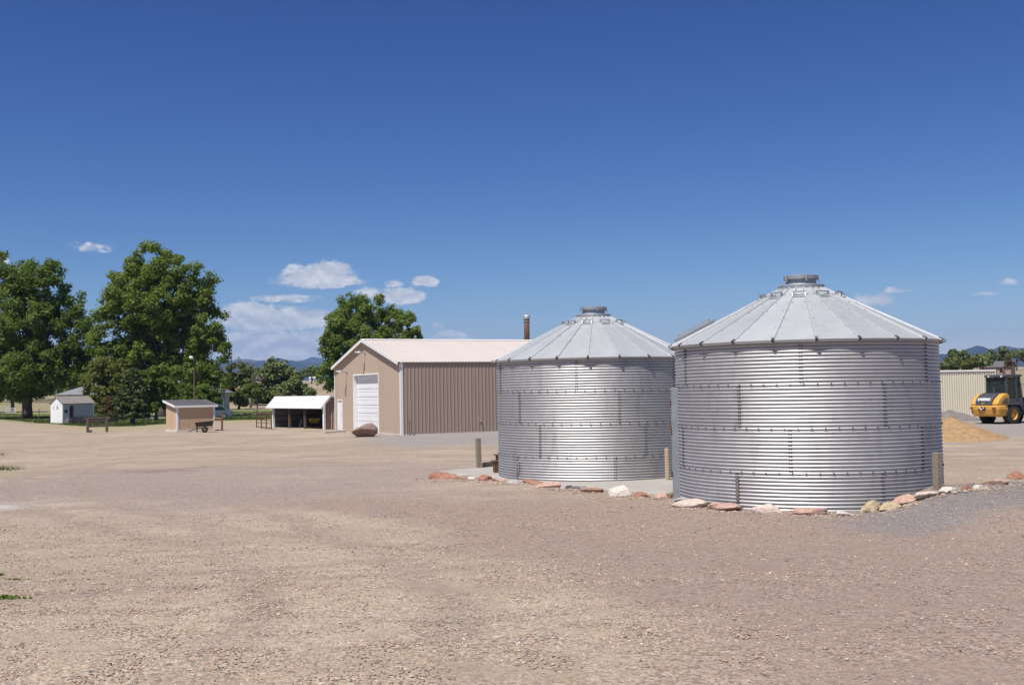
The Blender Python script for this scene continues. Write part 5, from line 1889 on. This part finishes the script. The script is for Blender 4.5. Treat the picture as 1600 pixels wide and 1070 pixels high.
OCT = np.array([(1, 0, 0), (-.5, .87, 0), (-.5, -.87, 0), (.25, .2, .8), (-.1, -.1, -.7), (.5, -.6, .35)])
OF = np.array([(3, 0, 1), (3, 1, 2), (3, 2, 5), (3, 5, 0), (4, 1, 0), (4, 2, 1), (4, 5, 2), (4, 0, 5)])
chunks, cols_ = [], []
PAL = np.array([(.44, .33, .24), (.38, .28, .21), (.52, .42, .33), (.33, .24, .19), (.50, .41, .32), (.40, .27, .20), (.24, .19, .165), (.30, .28, .27), (.48, .35, .28)])
for (n, a, b2, s0, s1, pw) in ((90000, 6.2, 11.5, .006, .015, 1.25), (60000, 11, 21, .008, .020, 1.1), (1500, 6.2, 20, .012, .026, 1.0), (-1, 0, 0, .014, .045, 1), (-2, 0, 0, .008, .02, 1)):
    if n < 0:          # chips and grit collected round the edging rocks
        per = 26 if n == -1 else 130
        x = np.concatenate([rng.normal(rx_ * 0 + q_x, rx_ * .95 + .06, per) for q_x, q_y, rx_, ry_ in ROCKPOS])
        y = np.concatenate([rng.normal(q_y - ry_ * 1.05, .13, per) for q_x, q_y, rx_, ry_ in ROCKPOS])
    else:
        x, y, _, _ = gravel(n, a, b2, s0, s1, pw)
    m_ = len(x)
    z = np.array([gz(p, q_) + .035 * noise.noise(Vector((p * .5, q_ * .5, 1))) + .02 * noise.noise(Vector((p * 1.7, q_ * 1.7, 4))) for p, q_ in zip(x, y)])
    s = rng.uniform(s0, s1, m_)
    ang_ = rng.uniform(0, 6.28, m_)
    ca, sa = np.cos(ang_), np.sin(ang_)
    sc = np.stack([s * rng.uniform(.8, 1.4, m_), s * rng.uniform(.7, 1.1, m_), s * rng.uniform(.45, .8, m_)], 1)
    V = OCT[None] * (1 + rng.normal(size=(m_, 6, 1)) * .15) * sc[:, None, :]
    X = V[:, :, 0] * ca[:, None] - V[:, :, 1] * sa[:, None] + x[:, None]
    Y_ = V[:, :, 0] * sa[:, None] + V[:, :, 1] * ca[:, None] + y[:, None]
    Z_ = V[:, :, 2] + (z + sc[:, 2] * .25)[:, None]
    P = np.stack([X, Y_, Z_], 2)[:, OF].reshape(-1, 3)
    ci = PAL[rng.integers(0, len(PAL), m_)] * rng.uniform(.75, 1.2, (m_, 1))
    chunks.append(P)
    cols_.append(np.repeat(ci, 24, axis=0))
P = np.concatenate(chunks)
C_ = np.concatenate(cols_)
sm_ = bpy.data.materials.new('gravel_stones')
sm_.use_nodes = True
t = NT(sm_.node_tree)
b = sm_.node_tree.nodes['Principled BSDF']
t.put(b.inputs['Base Color'], t.n('ShaderNodeVertexColor', layer_name='stone').outputs[0])
b.inputs['Roughness'].default_value = .9
b.inputs['Specular IOR Level'].default_value = .2
gme2 = raw_mesh('gravel', P, 3, sm_)
ca_ = gme2.color_attributes.new('stone', 'FLOAT_COLOR', 'POINT')
ca_.data.foreach_set('color', np.concatenate([C_, np.ones((len(C_), 1))], 1).astype(np.float32).ravel())
stuff(link('gravel', gme2))

# ------------------------------------------------------------------ lawn grass
vs = []
n = 26000
px_ = rng.uniform(-60, 480, n)
for i in range(n):
    k = (px_[i] - CX) / F_PX
    yf = lawn_front(k)
    y = yf + rng.uniform(0, 1) ** 1.6 * 45
    x = k * y
    if zones(x, y)[4] < .35:
        continue
    g = gz(x, y)
    h = rng.uniform(.05, .14)
    a = rng.uniform(0, 3.14)
    dx, dy = math.cos(a) * .05, math.sin(a) * .05
    lx, ly = rng.normal(size=2) * .03
    vs += [(x - dx, y - dy, g - .01), (x + dx, y + dy, g - .01), (x + lx, y + ly, g + h)]
stuff(link('lawn_grass', raw_mesh('lawn_grass', np.array(vs), 3, L_GRASS)))

# ------------------------------------------------------------------ the wooded edge of the fields, far off to the left
rng = np.random.default_rng(91)
cs, rs = [], []
for i in range(520):
    a = R(rng.uniform(-48, -15.5))
    r = rng.uniform(250, 300)
    x, y = math.sin(a) * r, math.cos(a) * r
    top = 3.5 + 4.5 * (.5 + .5 * noise.noise(Vector((a * 22, 0, 4))))
    cs.append((x, y, gz(x, y) + rng.uniform(.4, 1.0) * top))
    rs.append(rng.uniform(1.2, 2.2))
stuff(link('far_woods', raw_mesh('far_woods', leaf_cloud(cs, rs, 42000, .55, rng), 4, L_FAR)))
